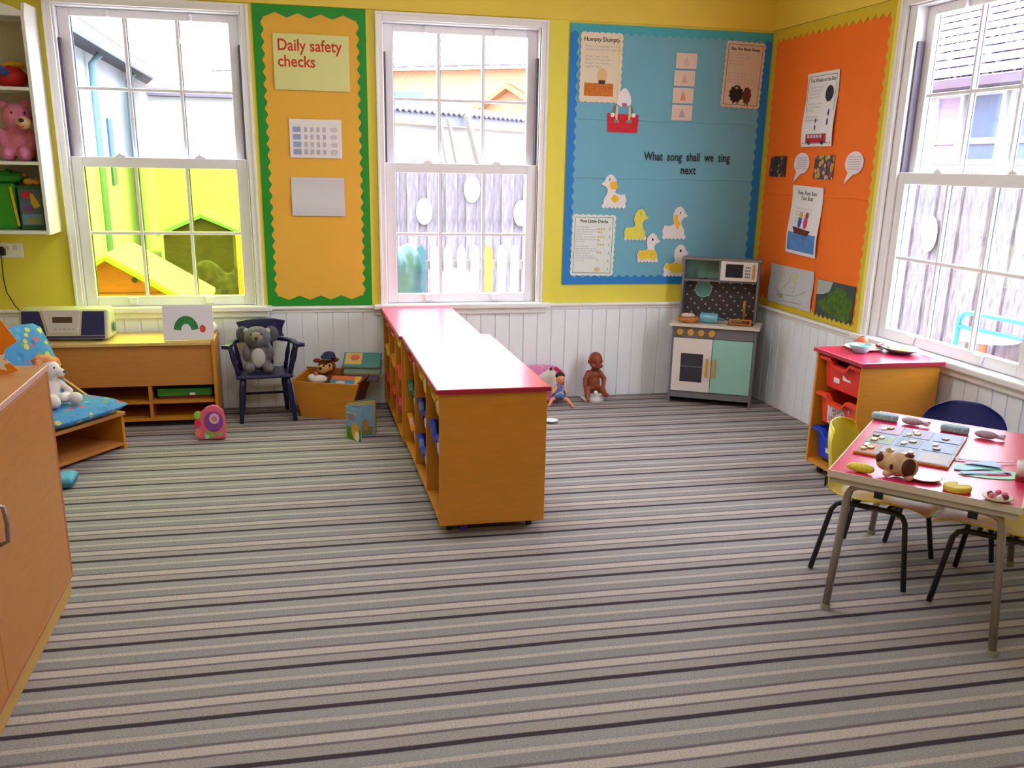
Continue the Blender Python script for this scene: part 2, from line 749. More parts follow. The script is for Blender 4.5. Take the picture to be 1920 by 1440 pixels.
gold = M('gold_backing_paper', (236, 178, 62), .75, noise=.03, nscale=4, bump=.25, bscale=7)
green = M('green_border_card', (22, 142, 30), .6)
board('display_board', 'tall narrow display board backed in gold paper with green zigzag border between the windows',
      BK, (-.165, .640, .475, 2.35), gold, green, (.052, .048, .048, .052), (5, 26, True), amp=.008)
bluep = M('sky_blue_backing_paper', (112, 172, 196), .75, noise=.03, nscale=3, bump=.25, bscale=5)
blueb = M('bright_blue_border_card', (22, 120, 196), .6)
bluet = M('turquoise_border_card', (62, 166, 182), .6)
board('display_board', 'large pale blue display board asking what song shall we sing next',
      BK, (1.715, .757, 3.062, 2.338), bluep, blueb, (.052, .052, .055, .05), (24, 24, False), top_mat=bluet, amp=.007)
orangep = M('orange_backing_paper', (246, 112, 6), .75, noise=.03, nscale=4, bump=.2, bscale=6)
yelb = M('mustard_border_card', (214, 182, 30), .6)
board('display_board', 'orange display board with mustard scalloped border on the right hand wall',
      RW, (.01, .640, 1.362, 2.345), orangep, yelb, (.055, .045, .068, .062), (19, 26, True), amp=.009)
# fold creases in the papers
boards = [o for o in C.objects if o.name.startswith('display_board')]
for P, u0, u1, zz, m_, bd in ((BK, 1.78, 3.0, 1.79, bluep, 1), (BK, 1.78, 3.0, 1.435, bluep, 1), (RW, .09, 1.28, 1.36, orangep, 2)):
    mb = MB()
    n_ = 14
    vs_ = []
    for k in range(n_+1):
        u = u0+(u1-u0)*k/n_
        w_ = .003*math.sin(k*1.7)
        vs_ += [P(u, zz+.012+w_, .006), P(u, zz-.004+w_, .0105), P(u, zz-.008+w_, .006)]
    fs_ = []
    for k in range(n_):
        a = k*3
        fs_ += [(a, a+3, a+4, a+1), (a+1, a+4, a+5, a+2)]
    mb.add(vs_, fs_)
    mb.build('paper_fold', m_, boards[bd])


def page(name, label, cat, P, rc, d, mat, group=None, curl=0, rot=0, thick=.0012, parent=None):
    """a sheet pinned to the wall; returns (object, local frame)"""
    u0, v0, u1, v1 = rc
    cu, cv = (u0+u1)/2, (v0+v1)/2
    Q = shift(P, cu, cv, 0, rot)
    w, h = (u1-u0)/2, (v1-v0)/2
    mb = MB()
    n = 10
    vs, fs = [], []
    for k in range(n+1):
        t_ = k/n
        dd = d+curl*(math.sin(t_*PI*2.0)*.5+.5)
        for s_ in (-1, 1):
            for th in (0, thick):
                vs.append(Q(s_*w, -h+2*h*t_, dd+th))
    for k in range(n):
        a = k*4
        fs += [(a+1, a+3, a+7, a+5), (a, a+4, a+6, a+2), (a, a+1, a+5, a+4), (a+2, a+6, a+7, a+3)]
    fs += [(0, 2, 3, 1), (n*4, n*4+1, n*4+3, n*4+2)]
    mb.add(vs, fs)
    o = mb.build(name, mat, parent)
    if label:
        tag(o, label, cat, group)
    QQ = lambda u, v, dd: Q(u, v, dd+d+thick+.0003+curl*(math.sin((v+h)/(2*h)*PI*2.0)*.5+.5))
    return o, QQ, w, h


def shape(Q, parent, name, polys, mats, t=.0004, label=None):
    """flat printed shapes: polys = [(outline, material index, depth order)]"""
    mb = MB()
    for k, (pts, mi) in enumerate(polys):
        mb.cur = mi
        mb.prism(pts, Q, .0002*k, .0002*k+t)
    return mb.build(name, mats, parent, label=label)


def frame_lines(Q, w, h, m, tk):
    a, b = w-m, h-m
    return [(rect(-a, -b, -a+tk, b), 0), (rect(a-tk, -b, a, b), 0), (rect(-a+tk, b-tk, a-tk, b), 0), (rect(-a+tk, -b, a-tk, -b+tk), 0)]


BD = .0105
o, Q, w, h = page('notice', 'pale green notice reading daily safety checks in red letters', 'notice', BK, (-.058, 1.897, .374, 2.200), BD,
                  M('pale_green_card', (222, 220, 150), .7), curl=.006)
redink = flat('red_ink', (205, 50, 28))
text(Q, -w+.022, .062, 0, .088, 'Daily safety', redink, o, bold=.0016, wscale=.90)
text(Q, -w+.022, -.025, 0, .088, 'checks', redink, o, bold=.0016, wscale=.90)
o, Q, w, h = page('chart', 'white chart with five faint columns below the daily checks notice', 'chart', BK, (.012, 1.52, .316, 1.738), BD, white_paper, curl=.004)
po = []
bl1, bl2 = flat('chart_blue', (150, 162, 205)), flat('chart_lilac', (186, 176, 196))
for r_ in range(4):
    zz = h-.045-.042*r_
    po.append((rect(-w+.02, zz-.028, -w+.065, zz+.002), 0))
    for c_ in range(4):
        po.append((rect(-w+.085+.036*c_, zz-.026, -w+.103+.036*c_, zz), 1))
    po.append((oval(w-.045, zz-.012, .02, .013), 2))
shape(Q, o, 'printed_table', po, [bl1, bl2, flat('chart_outline', (205, 198, 205))])
o, Q, w, h = page('plastic_wallet', 'clear plastic wallet of white papers, lowest on the gold board', 'wallet', BK, (.008, 1.183, .322, 1.407), BD, M('plastic_sleeve', (216, 214, 224), .12, bump=.8, bscale=12, coat=1), curl=.008)
shape(Q, o, 'wallet_edge', [(rect(-w, h-.012, w, h), 0)], [flat('wallet_strip', (222, 214, 226), .3)])

# ---------------- blue board
brick = M('brick_orange_print', (204, 112, 38), .8, noise=.25, nscale=60)


def scallop_rect(w, h, n, m, amp):
    pts = []
    for (x0, y0, x1, y1, k) in ((-w, -h, w, -h, n), (w, -h, w, h, m), (w, h, -w, h, n), (-w, h, -w, -h, m)):
        dx, dy = x1-x0, y1-y0
        L = math.hypot(dx, dy)
        nx, ny = dy/L, -dx/L
        for i in range(k*6):
            a = i/(k*6)
            b = amp*abs(math.sin(PI*a*k))
            pts.append((x0+dx*a+nx*b, y0+dy*a+ny*b))
    return pts


def rhyme_poster(label, P, rc, title, lines, title_size, line_size, mat, line_mat, border=None, tilt=0, curl=.003, scal=True, ltop=None, lx=.03):
    u0, v0, u1, v1 = rc
    cu, cv = (u0+u1)/2, (v0+v1)/2
    w, h = (u1-u0)/2, (v1-v0)/2
    if scal:
        Q0 = shift(P, cu, cv, 0, tilt)
        mb = MB()
        mb.prism(scallop_rect(w-.006, h-.006, 7, 10, .007), Q0, BD, BD+.0016)
        o = tag(mb.build('rhyme_poster', mat), label, 'poster')
        Q = lambda u, v, d: Q0(u, v, d+BD+.0019)
    else:
        o, Q, w, h = page('rhyme_poster', label, 'poster', P, rc, BD, mat, curl=curl, rot=tilt)
    text(Q, 0, h-.052, 0, title_size, title, ink, o, 'CENTER', bold=.0007, name='title', spacing=.9)
    text(Q, -w+lx, (ltop if ltop is not None else h-.085), 0, line_size, lines, line_mat, o, name='verse', spacing=1.05)
    if border:
        mb = MB()
        for pts, _ in frame_lines(Q, w, h, .018, .0028):
            mb.prism(pts, Q, 0, .0004)
        mb.build('printed_border', border, o)
    return o, Q, w, h


o, Q, w, h = rhyme_poster('cream scalloped poster with an egg on an orange brick wall, top left of blue board', BK, (1.783, 1.886, 2.056, 2.292),
                          'Humpty Dumpty',
                          'Humpty Dumpty sat on a wall,\nHumpty Dumpty had a great fall.\n\nAll the King\'s horses\nAnd all the King\'s men\nCouldn\'t put Humpty\ntogether again.',
                          .034, .0185, M('cream_poster', (232, 214, 190), .7), grey_ink)
shape(Q, o, 'picture', [(rect(-.105, -.165, .085, -.09), 0), (oval(.008, -.046, .032, .045), 1), (rect(-.014, -.094, .030, -.072), 2), (rect(.112, -.19, .115, .19), 3)],
      [brick, flat('egg_tan', (224, 184, 128)), flat('dark_belt', (66, 46, 40)), flat('yellow_rule', (222, 206, 70))])
o, Q, w, h = rhyme_poster('cream scalloped poster with a black and a brown sheep, top right of blue board', BK, (2.738, 1.882, 3.012, 2.280),
                          'Baa, Baa Black Sheep',
                          'Baa, baa black sheep\nHave you any wool?\nYes sir, yes sir,\nThree bags full.\n\n\nOne for the master,\nOne for the dame,\nAnd one for the little boy\nWho lives down the lane.',
                          .0235, .0175, M('tan_cream_poster', (214, 190, 168), .7), grey_ink, border=flat('maroon_line', (60, 30, 50)), tilt=-.03)
mb_ = []


def fluffy(cx, cy, rx, ry, n=11):
    return [(cx+rx*(1+.09*math.cos(a*n))*math.cos(a), cy+ry*(1+.09*math.cos(a*n))*math.sin(a)) for a in [2*PI*k/66 for k in range(66)]]


shape(Q, o, 'picture', [(fluffy(-.035, -.115, .048, .05), 0), (fluffy(.04, -.12, .03, .05, 9), 1), (rect(-.055, -.175, -.048, -.15), 0), (rect(-.025, -.175, -.018, -.15), 0),
                        (rect(.03, -.178, .036, -.15), 1), (rect(.048, -.178, .054, -.15), 1), (oval(-.035, -.082, .022, .022), 0), (oval(-.035, -.078, .012, .009), 2)],
      [flat('sheep_black', (34, 26, 28)), flat('sheep_brown', (96, 46, 32)), flat('sheep_face', (150, 130, 120))])
o, Q, w, h = rhyme_poster('white counting rhyme poster with dark green border, bottom left of blue board', BK, (1.768, .812, 2.064, 1.206),
                          'Five Little Ducks',
                          '\n'.join(['Five little ducks went swimming', 'one day, over the hills', 'and far away.'] if k % 4 == 0 else ['Mother duck said quack quack'] if k % 4 == 1 else [''] if k % 4 == 2 else ['little ducks came back.'] for k in range(0)) or
                          'Five little ducks\nwent swimming one day,\nOver the hills and far away.\nMother duck said,\n"Quack, quack, quack,"\nBut only four little ducks\ncame back.\n\nFour little ducks\nwent swimming one day,\nOver the hills and far away.\nMother duck said,\n"Quack, quack, quack,"\nBut only three little ducks\ncame back.',
                          .028, .0145, M('cool_white_poster', (222, 226, 222), .7), grey_ink, border=flat('dark_green_line', (26, 60, 44)), tilt=-.015)
sp_ = []
for i, n_ in enumerate((5, 4, 3, 2, 1)):
    for k in range(n_):
        sp_.append((oval(.035+.017*(k % 3), .105-.05*i-.02*(k//3), .0065, .0075, 8), 0))
sp_.append((oval(.035, -.155, .02, .014, 12), 0))
for i in range(6):
    sp_.append((rect(.105, .10-.052*i, .111, .118-.052*i), 1))
shape(Q, o, 'picture', sp_, [flat('duck_tan', (214, 186, 120)), flat('pale_green_print', (150, 190, 150))])

# four small cards in a column
cardm = M('pinkish_card', (226, 200, 186), .7)
cl = ('topmost', 'second from the top', 'third from the top', 'lowest')
for i, (u, v) in enumerate(((2.482, 2.151), (2.476, 2.048), (2.474, 1.945), (2.474, 1.842))):
    o, Q, w, h = page('song_card', 'small pinkish song card on blue board, %s of the column of four' % cl[i], 'card', BK, (u-.07, v-.046, u+.07, v+.046), BD, cardm, group='song cards in a column', curl=.001)
    fc = [flat('faint_rose', (214, 176, 176)), flat('faint_pink', (212, 164, 150)), flat('faint_orange', (216, 140, 96)), flat('faint_lilac', (178, 150, 180))][i]
    shape(Q, o, 'picture', [([(-.02, -.028), (.02, -.028), (.012, .0), (.0, .026), (-.012, .0)], 0), (rect(-.0008, -.046, .0008, .046), 1)], [fc, flat('card_fold', (205, 184, 172))])

# egg figure sitting on a red wall
Q0 = shift(BK, 2.08, 1.78, 0)
mb = MB()
mb.prism([(-.10, -.066), (.098, -.068), (.104, .04), (-.106, .046)], Q0, BD, BD+.0015)
o = tag(mb.build('paper_cutout', M('red_painted_paper', (208, 20, 44), .7, noise=.12, nscale=20)), 'paper egg figure sitting on a red paper wall on blue board', 'cutout')
Q = lambda u, v, d: Q0(u, v, d+BD+.0018)
shape(Q, o, 'egg', [([(-.045, .10), (-.043, .135), (-.03, .17), (-.01, .193), (.005, .197), (.022, .185), (.04, .155), (.048, .12), (.044, .098), (.02, .088), (-.02, .088)], 0),
                    (rect(-.012, .088, .02, .108), 1)], [white_paper, flat('rosy_patch', (196, 84, 130))])
for s_ in (-1, 1):
    fx_ = (lambda s_: (lambda pts: [(s_*x-.002, y_) for x, y_ in pts]))(s_)
    shape(Q, o, 'leg', [(fx_([(.035, .092), (.048, .092), (.052, .03), (.045, .0), (.037, .0)]), 0), (fx_([(.024, -.01), (.058, -.01), (.058, .008), (.024, .008)]), 1)],
          [flat('stripy_cream', (214, 206, 160)), flat('sage_shoe', (120, 132, 110))])
    shape(Q, o, 'arm', [(fx_([(.046, .10), (.059, .089), (.072, .045), (.062, .042)]), 0), (fx_(oval(.070, .037, .014, .013)), 1)], [flat('olive_sleeve', (130, 118, 70)), white_paper])

# five paper ducks
DUCK = [(-.085, .015), (-.07, .05), (-.045, .045), (-.02, .05), (-.005, .06), (-.015, .10), (-.012, .135), (.01, .165), (.035, .172), (.058, .155), (.068, .13),
        (.09, .112), (.075, .10), (.062, .098), (.045, .075), (.05, .05), (.07, .02), (.072, -.012), (.06, -.03), (-.06, -.03), (-.078, -.012)]
BASE = [(-.082, -.02)]+[(-.082+.164*k/24, -.03-.012*abs(math.sin(k*PI/4))) for k in range(25)]+[(.082, -.02), (.06, .0), (-.06, .0)]


def duck(label, u, v, flip, scale, polys, body):
    Q0 = shift(BK, u, v, 0)
    sx = -scale if flip else scale
    Qs = lambda a, b, d: Q0(a*sx, b*scale, d+BD)
    mb = MB()
    mb.prism(DUCK, Qs, .002, .0035)
    mb.cur = 1
    mb.prism(BASE, Qs, .0, .0015)
    o = tag(mb.build('paper_duck', [body, white_paper]), label, 'paper duck', 'paper ducks on the blue board')
    Qp = lambda a, b, d: Qs(a, b, d+.0038)
    shape(Qp, o, 'markings', polys, [flat('duck_orange', (244, 186, 30)), ink, flat('duck_rose', (220, 190, 190)), flat('duck_yellow_deep', (236, 204, 50)), white_paper])
    return o


whiteD = M('duck_white_paper', (232, 222, 224), .7)
yelD = M('duck_yellow_paper', (228, 214, 84), .7, noise=.06, nscale=25)
duck('white paper duck with orange cheek and square wing, highest and facing left', 2.045, 1.285, True, 1.0,
     [([(.0, .075), (.03, .085), (.032, .125), (-.012, .13), (-.02, .09)], 0), ([(-.03, .03), (0, .05), (.022, .018), (-.005, -.008), (-.03, .01)], 0), (oval(.035, .14, .003, .008), 1)], whiteD)
tagd = duck('plain yellow paper duck on white scalloped water', 2.205, 1.08, False, .95, [(oval(.03, .14, .003, .006), 1)], yelD)
duck('white paper duck with an orange neck, rightmost of those fully seen', 2.475, 1.09, False, 1.0,
     [([(-.005, .115), (.02, .12), (.022, .08), (.045, .06), (.02, .025), (-.0, .06), (-.012, .09)], 0), (oval(.036, .13, .004, .007), 1)], whiteD)
duck('paper duck with white head and yellow blotched body', 2.30, .935, False, .9,
     [([(-.08, .02), (-.068, .046), (-.02, .05), (.03, .052), (.06, .04), (.07, .0), (.05, -.028), (.0, -.01), (-.055, -.026)], 3), (oval(.03, .125, .007, .01), 1), (oval(-.04, .02, .015, .01), 0), (oval(.03, .02, .014, .012), 0)], whiteD)
duck('white headed paper duck half hidden behind the toy kitchen', 2.50, .845, False, 1.0, [(oval(.03, .13, .007, .01), 1), ([(-.08, .02), (-.068, .046), (.0, .05), (.06, .04), (.07, .0), (.0, -.02)], 3)], whiteD)

lt = thing('caption_lettering', 'black cut out letters reading what song shall we sing next', 'lettering', BK(2.6, 1.47, 0))
text(BK, 2.235, 1.548, .011, .075, 'What song shall we sing', ink, lt, bold=.0012, word=1.9, name='word_row', wscale=.74)
text(BK, 2.49, 1.466, .011, .075, 'next', ink, lt, bold=.0012, name='word_row', wscale=.80)

# ---------------- orange board
o, Q, w, h = rhyme_poster('white bus song poster with a wheel and a red bus, upper part of orange board', RW, (.515, 1.64, .865, 2.054), 'The Wheels on the Bus',
                          'The wheels on the bus\ngo round and round,\nround and round,\nround and round.\n\nThe wheels on the bus\ngo round and round,\nall day long.\n\nThe horn on the bus\ngoes beep, beep, beep.',
                          .029, .0175, white_paper, grey_ink, border=flat('plum_line', (110, 60, 90)), scal=False, curl=.012)
shape(Q, o, 'picture', [(oval(.085, .085, .045, .045), 0), (oval(.085, .085, .028, .028), 1), (oval(.085, .085, .012, .012), 0), (rect(-.12, -.185, .11, -.135), 2),
                        (rect(-.10, -.158, -.075, -.14), 3), (rect(-.065, -.158, -.04, -.14), 3), (rect(-.03, -.158, -.005, -.14), 3), (rect(.005, -.158, .03, -.14), 3), (rect(.04, -.158, .065, -.14), 3),
                        (oval(-.08, -.185, .014, .012), 0), (oval(.07, -.185, .014, .012), 0), (oval(.11, -.02, .008, .02), 4), (oval(.11, -.07, .008, .02), 4), (oval(-.02, -.06, .007, .014), 4), (oval(-.02, -.1, .007, .014), 4)],
      [flat('tyre_black', (40, 44, 48)), flat('hub_grey', (140, 150, 150)), flat('bus_red', (176, 26, 50)), flat('bus_window', (210, 190, 205)), flat('figure_blue', (70, 70, 120))])
o, Q, w, h = rhyme_poster('white boat song poster with rowing boat on blue water, lower part of orange board', RW, (.462, 1.003, .826, 1.412), 'Row, Row, Row\nYour Boat',
                          'Row, row, row your boat,\ngently down the stream.\nMerrily, merrily,\nmerrily, merrily,\nlife is but a dream.',
                          .034, .0185, white_paper, grey_ink, scal=False, curl=.012, tilt=-.03, ltop=.065, lx=.07)
mb = MB()
for k in range(12):
    z0_ = -.185+.11*k/12
    mb.prism(rect(-.165, z0_, .165, z0_+.11/12), Q, .0004, .0008)
mb.build('printed_water', M('water_blue_print', (84, 132, 196), .8, noise=.2, nscale=14), o)
shape(shift(Q, 0, 0, .0012), o, 'picture', [([(-.12, -.04), (.10, -.055), (.07, -.085), (-.09, -.08)], 0), (oval(-.045, -.01, .02, .035), 1), (oval(.025, -.01, .022, .035), 2), (oval(-.04, .032, .018, .018), 3), (oval(.03, .034, .018, .018), 4)],
      [flat('boat_maroon', (104, 36, 40)), flat('rower_blue', (50, 80, 170)), flat('rower_pink', (206, 50, 110)), flat('straw_hair', (220, 170, 90)), flat('brown_hair', (150, 60, 50))])
spotA = spots_mat('dim_photo_print', (60, 50, 48), [(120, 40, 40), (200, 150, 120), (90, 90, 110), (40, 34, 36)], 34, .45, .5)
spotB = spots_mat('bright_photo_print', (90, 64, 60), [(170, 60, 70), (210, 170, 140), (80, 120, 170), (190, 160, 60)], 30, .5, .5)
for rc, m_, lab in (((.133, 1.462, .340, 1.588), spotA, 'small dark group photograph on orange board, nearest the corner'), ((.690, 1.455, .905, 1.592), spotB, 'small colourful group photograph between the two speech bubbles')):
    o, Q, w, h = page('photograph', lab, 'photograph', RW, rc, BD, m_, curl=.002, group='photographs on the orange board')
for cu_, cv_, lab in ((.535, 1.545, 'white paper speech bubble between the two photographs'), (1.115, 1.548, 'white paper speech bubble nearest the right hand window')):
    Q0 = shift(RW, cu_, cv_, 0)
    pts = oval(0, .0, .092, .062, 40)
    pts = [p for p in pts if not (-.05 < p[0] < -.01 and p[1] < 0)]
    k = next(i for i, p in enumerate(pts) if p[0] > -.02 and p[1] < -.05)
    pts.insert(k, (-.085, -.115))
    mb = MB()
    mb.prism(pts, Q0, BD, BD+.0015)
    o = tag(mb.build('speech_bubble', M('bubble_paper', (236, 222, 230), .7)), lab, 'speech bubble', 'speech bubbles on the orange board')
    shape(shift(Q0, 0, 0, BD+.0018), o, 'writing', [(rect(-.06, .03-.013*k_, .06, .034-.013*k_), 0) for k_ in range(6)], [flat('faint_writing', (190, 170, 190))])
o, Q, w, h = page('drawing', 'pencil drawing of a boat on white paper, bottom left of orange board', 'drawing', RW, (.28, .676, .828, .92), BD, M('grey_white_paper', (196, 194, 198), .7), curl=.008, rot=-.0)
mb = MB()
pl = [[(-.2, -.02), (-.1, -.06), (.08, -.05), (.2, -.01), (.16, -.09), (-.14, -.1)], [(-.12, -.05), (-.02, .03), (.0, .07)], [(-.06, -.09), (.03, .0)], [(.04, .08), (.07, .02), (.05, -.04)]]
for L_ in pl:
    for a_, b_ in zip(L_, L_[1:]):
        n_ = Vector((a_[1]-b_[1], b_[0]-a_[0])).normalized()*.0018
        mb.prism([(a_[0]-n_.x, a_[1]-n_.y), (b_[0]-n_.x, b_[1]-n_.y), (b_[0]+n_.x, b_[1]+n_.y), (a_[0]+n_.x, a_[1]+n_.y)], Q, 0, .0004)
mb.build('pencil_lines', flat('pencil_grey', (130, 128, 140)), o)
shape(Q, o, 'yellow_scribble', [([(.03, .09), (.07, .08), (.06, .02), (.035, .03)], 0)], [flat('pale_yellow_crayon', (200, 196, 110))])
shape(Q, o, 'green_scribble', [([(-.16, -.06), (-.08, -.05), (-.06, -.08), (-.12, -.085)], 0)], [flat('olive_crayon', (150, 160, 130))])
# crocodile card, its lower edge cut in zigzag
Q0 = shift(RW, 1.075, .775, 0)
zig = [(-.205, .11), (.208, .11), (.205, -.06)]
for k in range(17):
    zig.append((.20-.4*k/16, -.105+(.012 if k % 2 else -.008)))
mb = MB()
mb.prism(zig, Q0, BD, BD+.0016)
o = tag(mb.build('crocodile_picture', M('slate_card', (62, 72, 74), .8)), 'green crocodile picture with zigzag lower edge, bottom right of orange board', 'picture')
shape(shift(Q0, 0, 0, BD+.0019), o, 'sky', [([(-.2, .108), (-.03, .108), (-.06, .05), (-.12, .03), (-.2, .02)], 0)], [flat('misty_grey', (168, 176, 170))])
mb = MB()
mb.prism([(-.19, -.03), (-.10, .012), (-.02, .06), (.03, .085), (.09, .085), (.14, .05), (.19, .03), (.195, -.06), (.15, -.10), (.06, -.095), (-.02, -.08), (-.12, -.06)], shift(Q0, 0, 0, BD+.0024), 0, .0005)
mb.build('crocodile', M('leafy_green_print', (72, 104, 26), .8, noise=.5, nscale=30), o)

# socket on the back wall
sk = thing('wall_socket', 'white double wall socket under the white shelf unit', 'socket', BK(-1.58, .94, 0))
mb = MB()
mb.prism(rect(-1.66, .935, -1.522, 1.02), BK, 0, .012)
mb.build('face_plate', white_gloss, sk, bevel=.003)
for u in (-1.560, -1.60):
    mb = MB()
    mb.prism(rect(u-.008, .985, u+.008, 1.003), BK, .012, .017)
    mb.build('rocker_switch', M('switch_grey', (205, 200, 200), .4), sk, bevel=.001)
pg = thing('plug', 'black mains plug in the socket with lead running down the yellow wall', 'plug', BK(-1.637, .955, .012))
mb = MB()
mb.prism([(-1.662, .95), (-1.612, .95), (-1.612, .985), (-1.625, 1.0), (-1.65, 1.0), (-1.662, .985)], BK, .0125, .045)
mb.build('plug_body', black, pg, bevel=.004)
mb = MB()
mb.tube([(-1.637, -.03, .95), (-1.64, -.02, .90), (-1.645, -.012, .82), (-1.638, -.012, .74), (-1.60, -.02, .66), (-1.53, -.06, .59), (-1.48, -.08, .53), (-1.46, -.09, .506)], .003, 6)
mb.build('mains_lead', black, pg, smooth=True)



# ================================================================== white wall shelves (left)
RX = -1.30     # right hand end of the unit
sh = thing('wall_shelf', 'white wall mounted shelf unit with an arched top, left of the first window', 'shelf', (-1.7, -.15, 1.08))
mb = MB()
pr = [(.001, 1.085), (.30, 1.085), (.30, 2.19), (.26, 2.26), (.001, 2.27)]
for x0 in (RX, -2.06):
    mb = MB()
    mb.prism(pr, lambda u, v, d: (x0+d, -u, v), 0, -.018)
    mb.build('side_panel', white_gloss, sh, bevel=.002)
for zz in (1.088, 1.452, 1.828):
    MB().box(-2.06, -.30, zz, RX-.0185, -.001, zz+.018).build('shelf_board', white_gloss, sh, bevel=.003)
MB().box(-2.06, -.012, 1.107, RX-.0185, -.001, 2.25).build('back_panel', M('shelf_back_white', (214, 204, 200), .6), sh)
arch = [(-2.078, 2.19), (RX, 2.19)]+[(RX-.389+.389*math.cos(a), 2.19+.085*math.sin(a)) for a in [PI*k/20 for k in range(1, 20)]]
mb = MB()
mb.prism(arch, BK, .28, .298)
mb.build('arched_pelmet', white_gloss, sh, bevel=.002)
MB().box(-2.06, -.275, 2.19, RX-.0185, -.001, 2.206).build('top_board', white_gloss, sh, bevel=.002)

# top shelf: bag of bricks
bgm = thing('brick_bag', 'red drawstring bag with yellow top and a blue brick on the upper shelf', 'bag', (-1.42, -.16, 1.846))
blob('bag_body', [((-1.43, -.16, 1.897), (.085, .08, .055)), ((-1.43, -.16, 1.93), (.06, .055, .03))], flat('bag_red', (196, 24, 30), .6), bgm, .006)
blob('bag_top', [((-1.41, -.15, 1.965), (.055, .04, .02)), ((-1.44, -.14, 1.955), (.05, .04, .02))], flat('bag_yellow', (226, 176, 20), .6), bgm, .006)
bb = MB(Matrix.Translation((-1.455, -.232, 1.93)) @ Matrix.Rotation(R(35), 4, 'Y') @ Matrix.Rotation(R(20), 4, 'Z')).box(-.032, -.018, -.02, .032, .018, .02).build('brick', flat('brick_blue', (50, 70, 150), .4), bgm, bevel=.004)

# pink bear
pinkp = M('pink_plush', (224, 130, 168), .95, noise=.1, nscale=60, bump=.6, bscale=120)
palep = M('pale_muzzle_plush', (236, 190, 150), .95, noise=.08, nscale=60, bump=.5, bscale=120)
br = thing('teddy_bear', 'pink teddy bear with pale muzzle sitting on the middle shelf', 'teddy', (-1.42, -.17, 1.47))
blob('body', [((-1.435, -.17, 1.58), (.072, .06, .085)), ((-1.42, -.20, 1.695), (.078, .068, .075)), ((-1.48, -.21, 1.51), (.042, .07, .04)), ((-1.395, -.22, 1.512), (.042, .07, .042)),
              ((-1.36, -.2, 1.58), (.026, .03, .055)), ((-1.50, -.2, 1.59), (.028, .03, .055)), ((-1.485, -.18, 1.765), (.027, .016, .026)), ((-1.375, -.18, 1.768), (.027, .016, .026))],
     pinkp, br, .007)
blob('muzzle', [((-1.375, -.262, 1.667), (.042, .03, .034))], palep, br, .006)
MB().ell((-1.378, -.292, 1.68), (.015, .008, .011)).build('nose', flat('plum_nose', (66, 30, 50), .4), br, smooth=True)
for x in (-1.428, -1.362):
    MB().ell((x, -.262, 1.718), (.006, .005, .008)).build('eye', flat('dark_eye', (60, 30, 60), .3), br, smooth=True)
mb = MB()
mb.tube([(-1.405, -.286, 1.655), (-1.392, -.292, 1.645), (-1.378, -.293, 1.644), (-1.366, -.288, 1.652)], .003, 6)
mb.build('mouth', flat('mouth_red', (200, 40, 70)), br, smooth=True)
t = thing('toy_truck', 'small yellow and red toy vehicle tucked behind the pink bear', 'toy', (-1.348, -.09, 1.47))
mb = MB().box(-1.385, -.13, 1.488, -1.328, -.03, 1.53)
mb.build('body', flat('toy_orange_yellow', (228, 150, 30), .4), t, bevel=.006)
MB().box(-1.375, -.12, 1.5305, -1.338, -.06, 1.56).build('cab', flat('toy_red', (190, 36, 36), .4), t, bevel=.005)
for y_ in (-.11, -.05):
    for x_ in (-1.39, -1.3265):
        mb = MB()
        mb.tube([(x_, y_, 1.484), (x_+.006, y_, 1.484)], .014, 14)
        mb.build('wheel', black, t)
# two green toys on the lowest shelf
g1 = flat('toy_green', (52, 150, 36), .4)
g2 = flat('toy_dark_green', (30, 92, 40), .5)
t = thing('activity_toy', 'green activity toy with a frog shaped top on the lowest shelf', 'toy', (-1.53, -.16, 1.106))
blob('frog_top', [((-1.53, -.14, 1.385), (.12, .07, .035)), ((-1.59, -.15, 1.405), (.03, .03, .026)), ((-1.51, -.15, 1.405), (.03, .03, .026))], g1, t, .007)
MB().box(-1.66, -.2, 1.1065, -1.475, -.06, 1.355).build('base_box', g1, t, bevel=.02, seg=3)
MB(Matrix.Translation((-1.487, -.204, 1.235)) @ Matrix.Rotation(R(-6), 4, 'Y')).box(-.007, -.004, -.11, .007, .004, .10).build('yellow_bar', flat('toy_yellow_bar', (222, 190, 40), .4), t, bevel=.002)
for x_ in (-1.55, -1.49):
    MB().ell((x_, -.175, 1.41), (.008, .006, .008)).build('eye', black, t, smooth=True)
t = thing('boxed_puzzle', 'colourful boxed puzzle with red and yellow picture at the right end of lowest shelf', 'box', (-1.40, -.18, 1.106))
MB().box(-1.462, -.21, 1.1065, -1.33, -.13, 1.345).build('carton', g2, t, bevel=.002)
PB = lambda u, v, d: (u, -.21-d, v)
shape(PB, t, 'cover_picture', [(rect(-1.455, 1.13, -1.345, 1.325), 0), (oval(-1.418, 1.295, .028, .02), 1), ([(-1.40, 1.30), (-1.385, 1.30), (-1.352, 1.235), (-1.385, 1.22), (-1.40, 1.25)], 2),
                                (oval(-1.415, 1.22, .028, .017), 3), (rect(-1.452, 1.135, -1.35, 1.19), 4), (rect(-1.43, 1.14, -1.36, 1.17), 5)],
      [flat('cover_slate', (92, 104, 130)), flat('cover_red', (200, 44, 46)), flat('cover_yellow', (222, 178, 44)), flat('cover_purple', (120, 70, 140)), flat('cover_sky', (104, 152, 184)), flat('cover_khaki', (150, 150, 90))])
blob('garland', [((-1.40, -.20, 1.365), (.03, .02, .018)), ((-1.36, -.19, 1.36), (.024, .02, .016))], flat('garland_orange', (224, 150, 40), .6), t, .005)
blob('garland_flower', [((-1.415, -.21, 1.40), (.012, .01, .012))], flat('garland_red', (210, 70, 50), .6), t, .004)

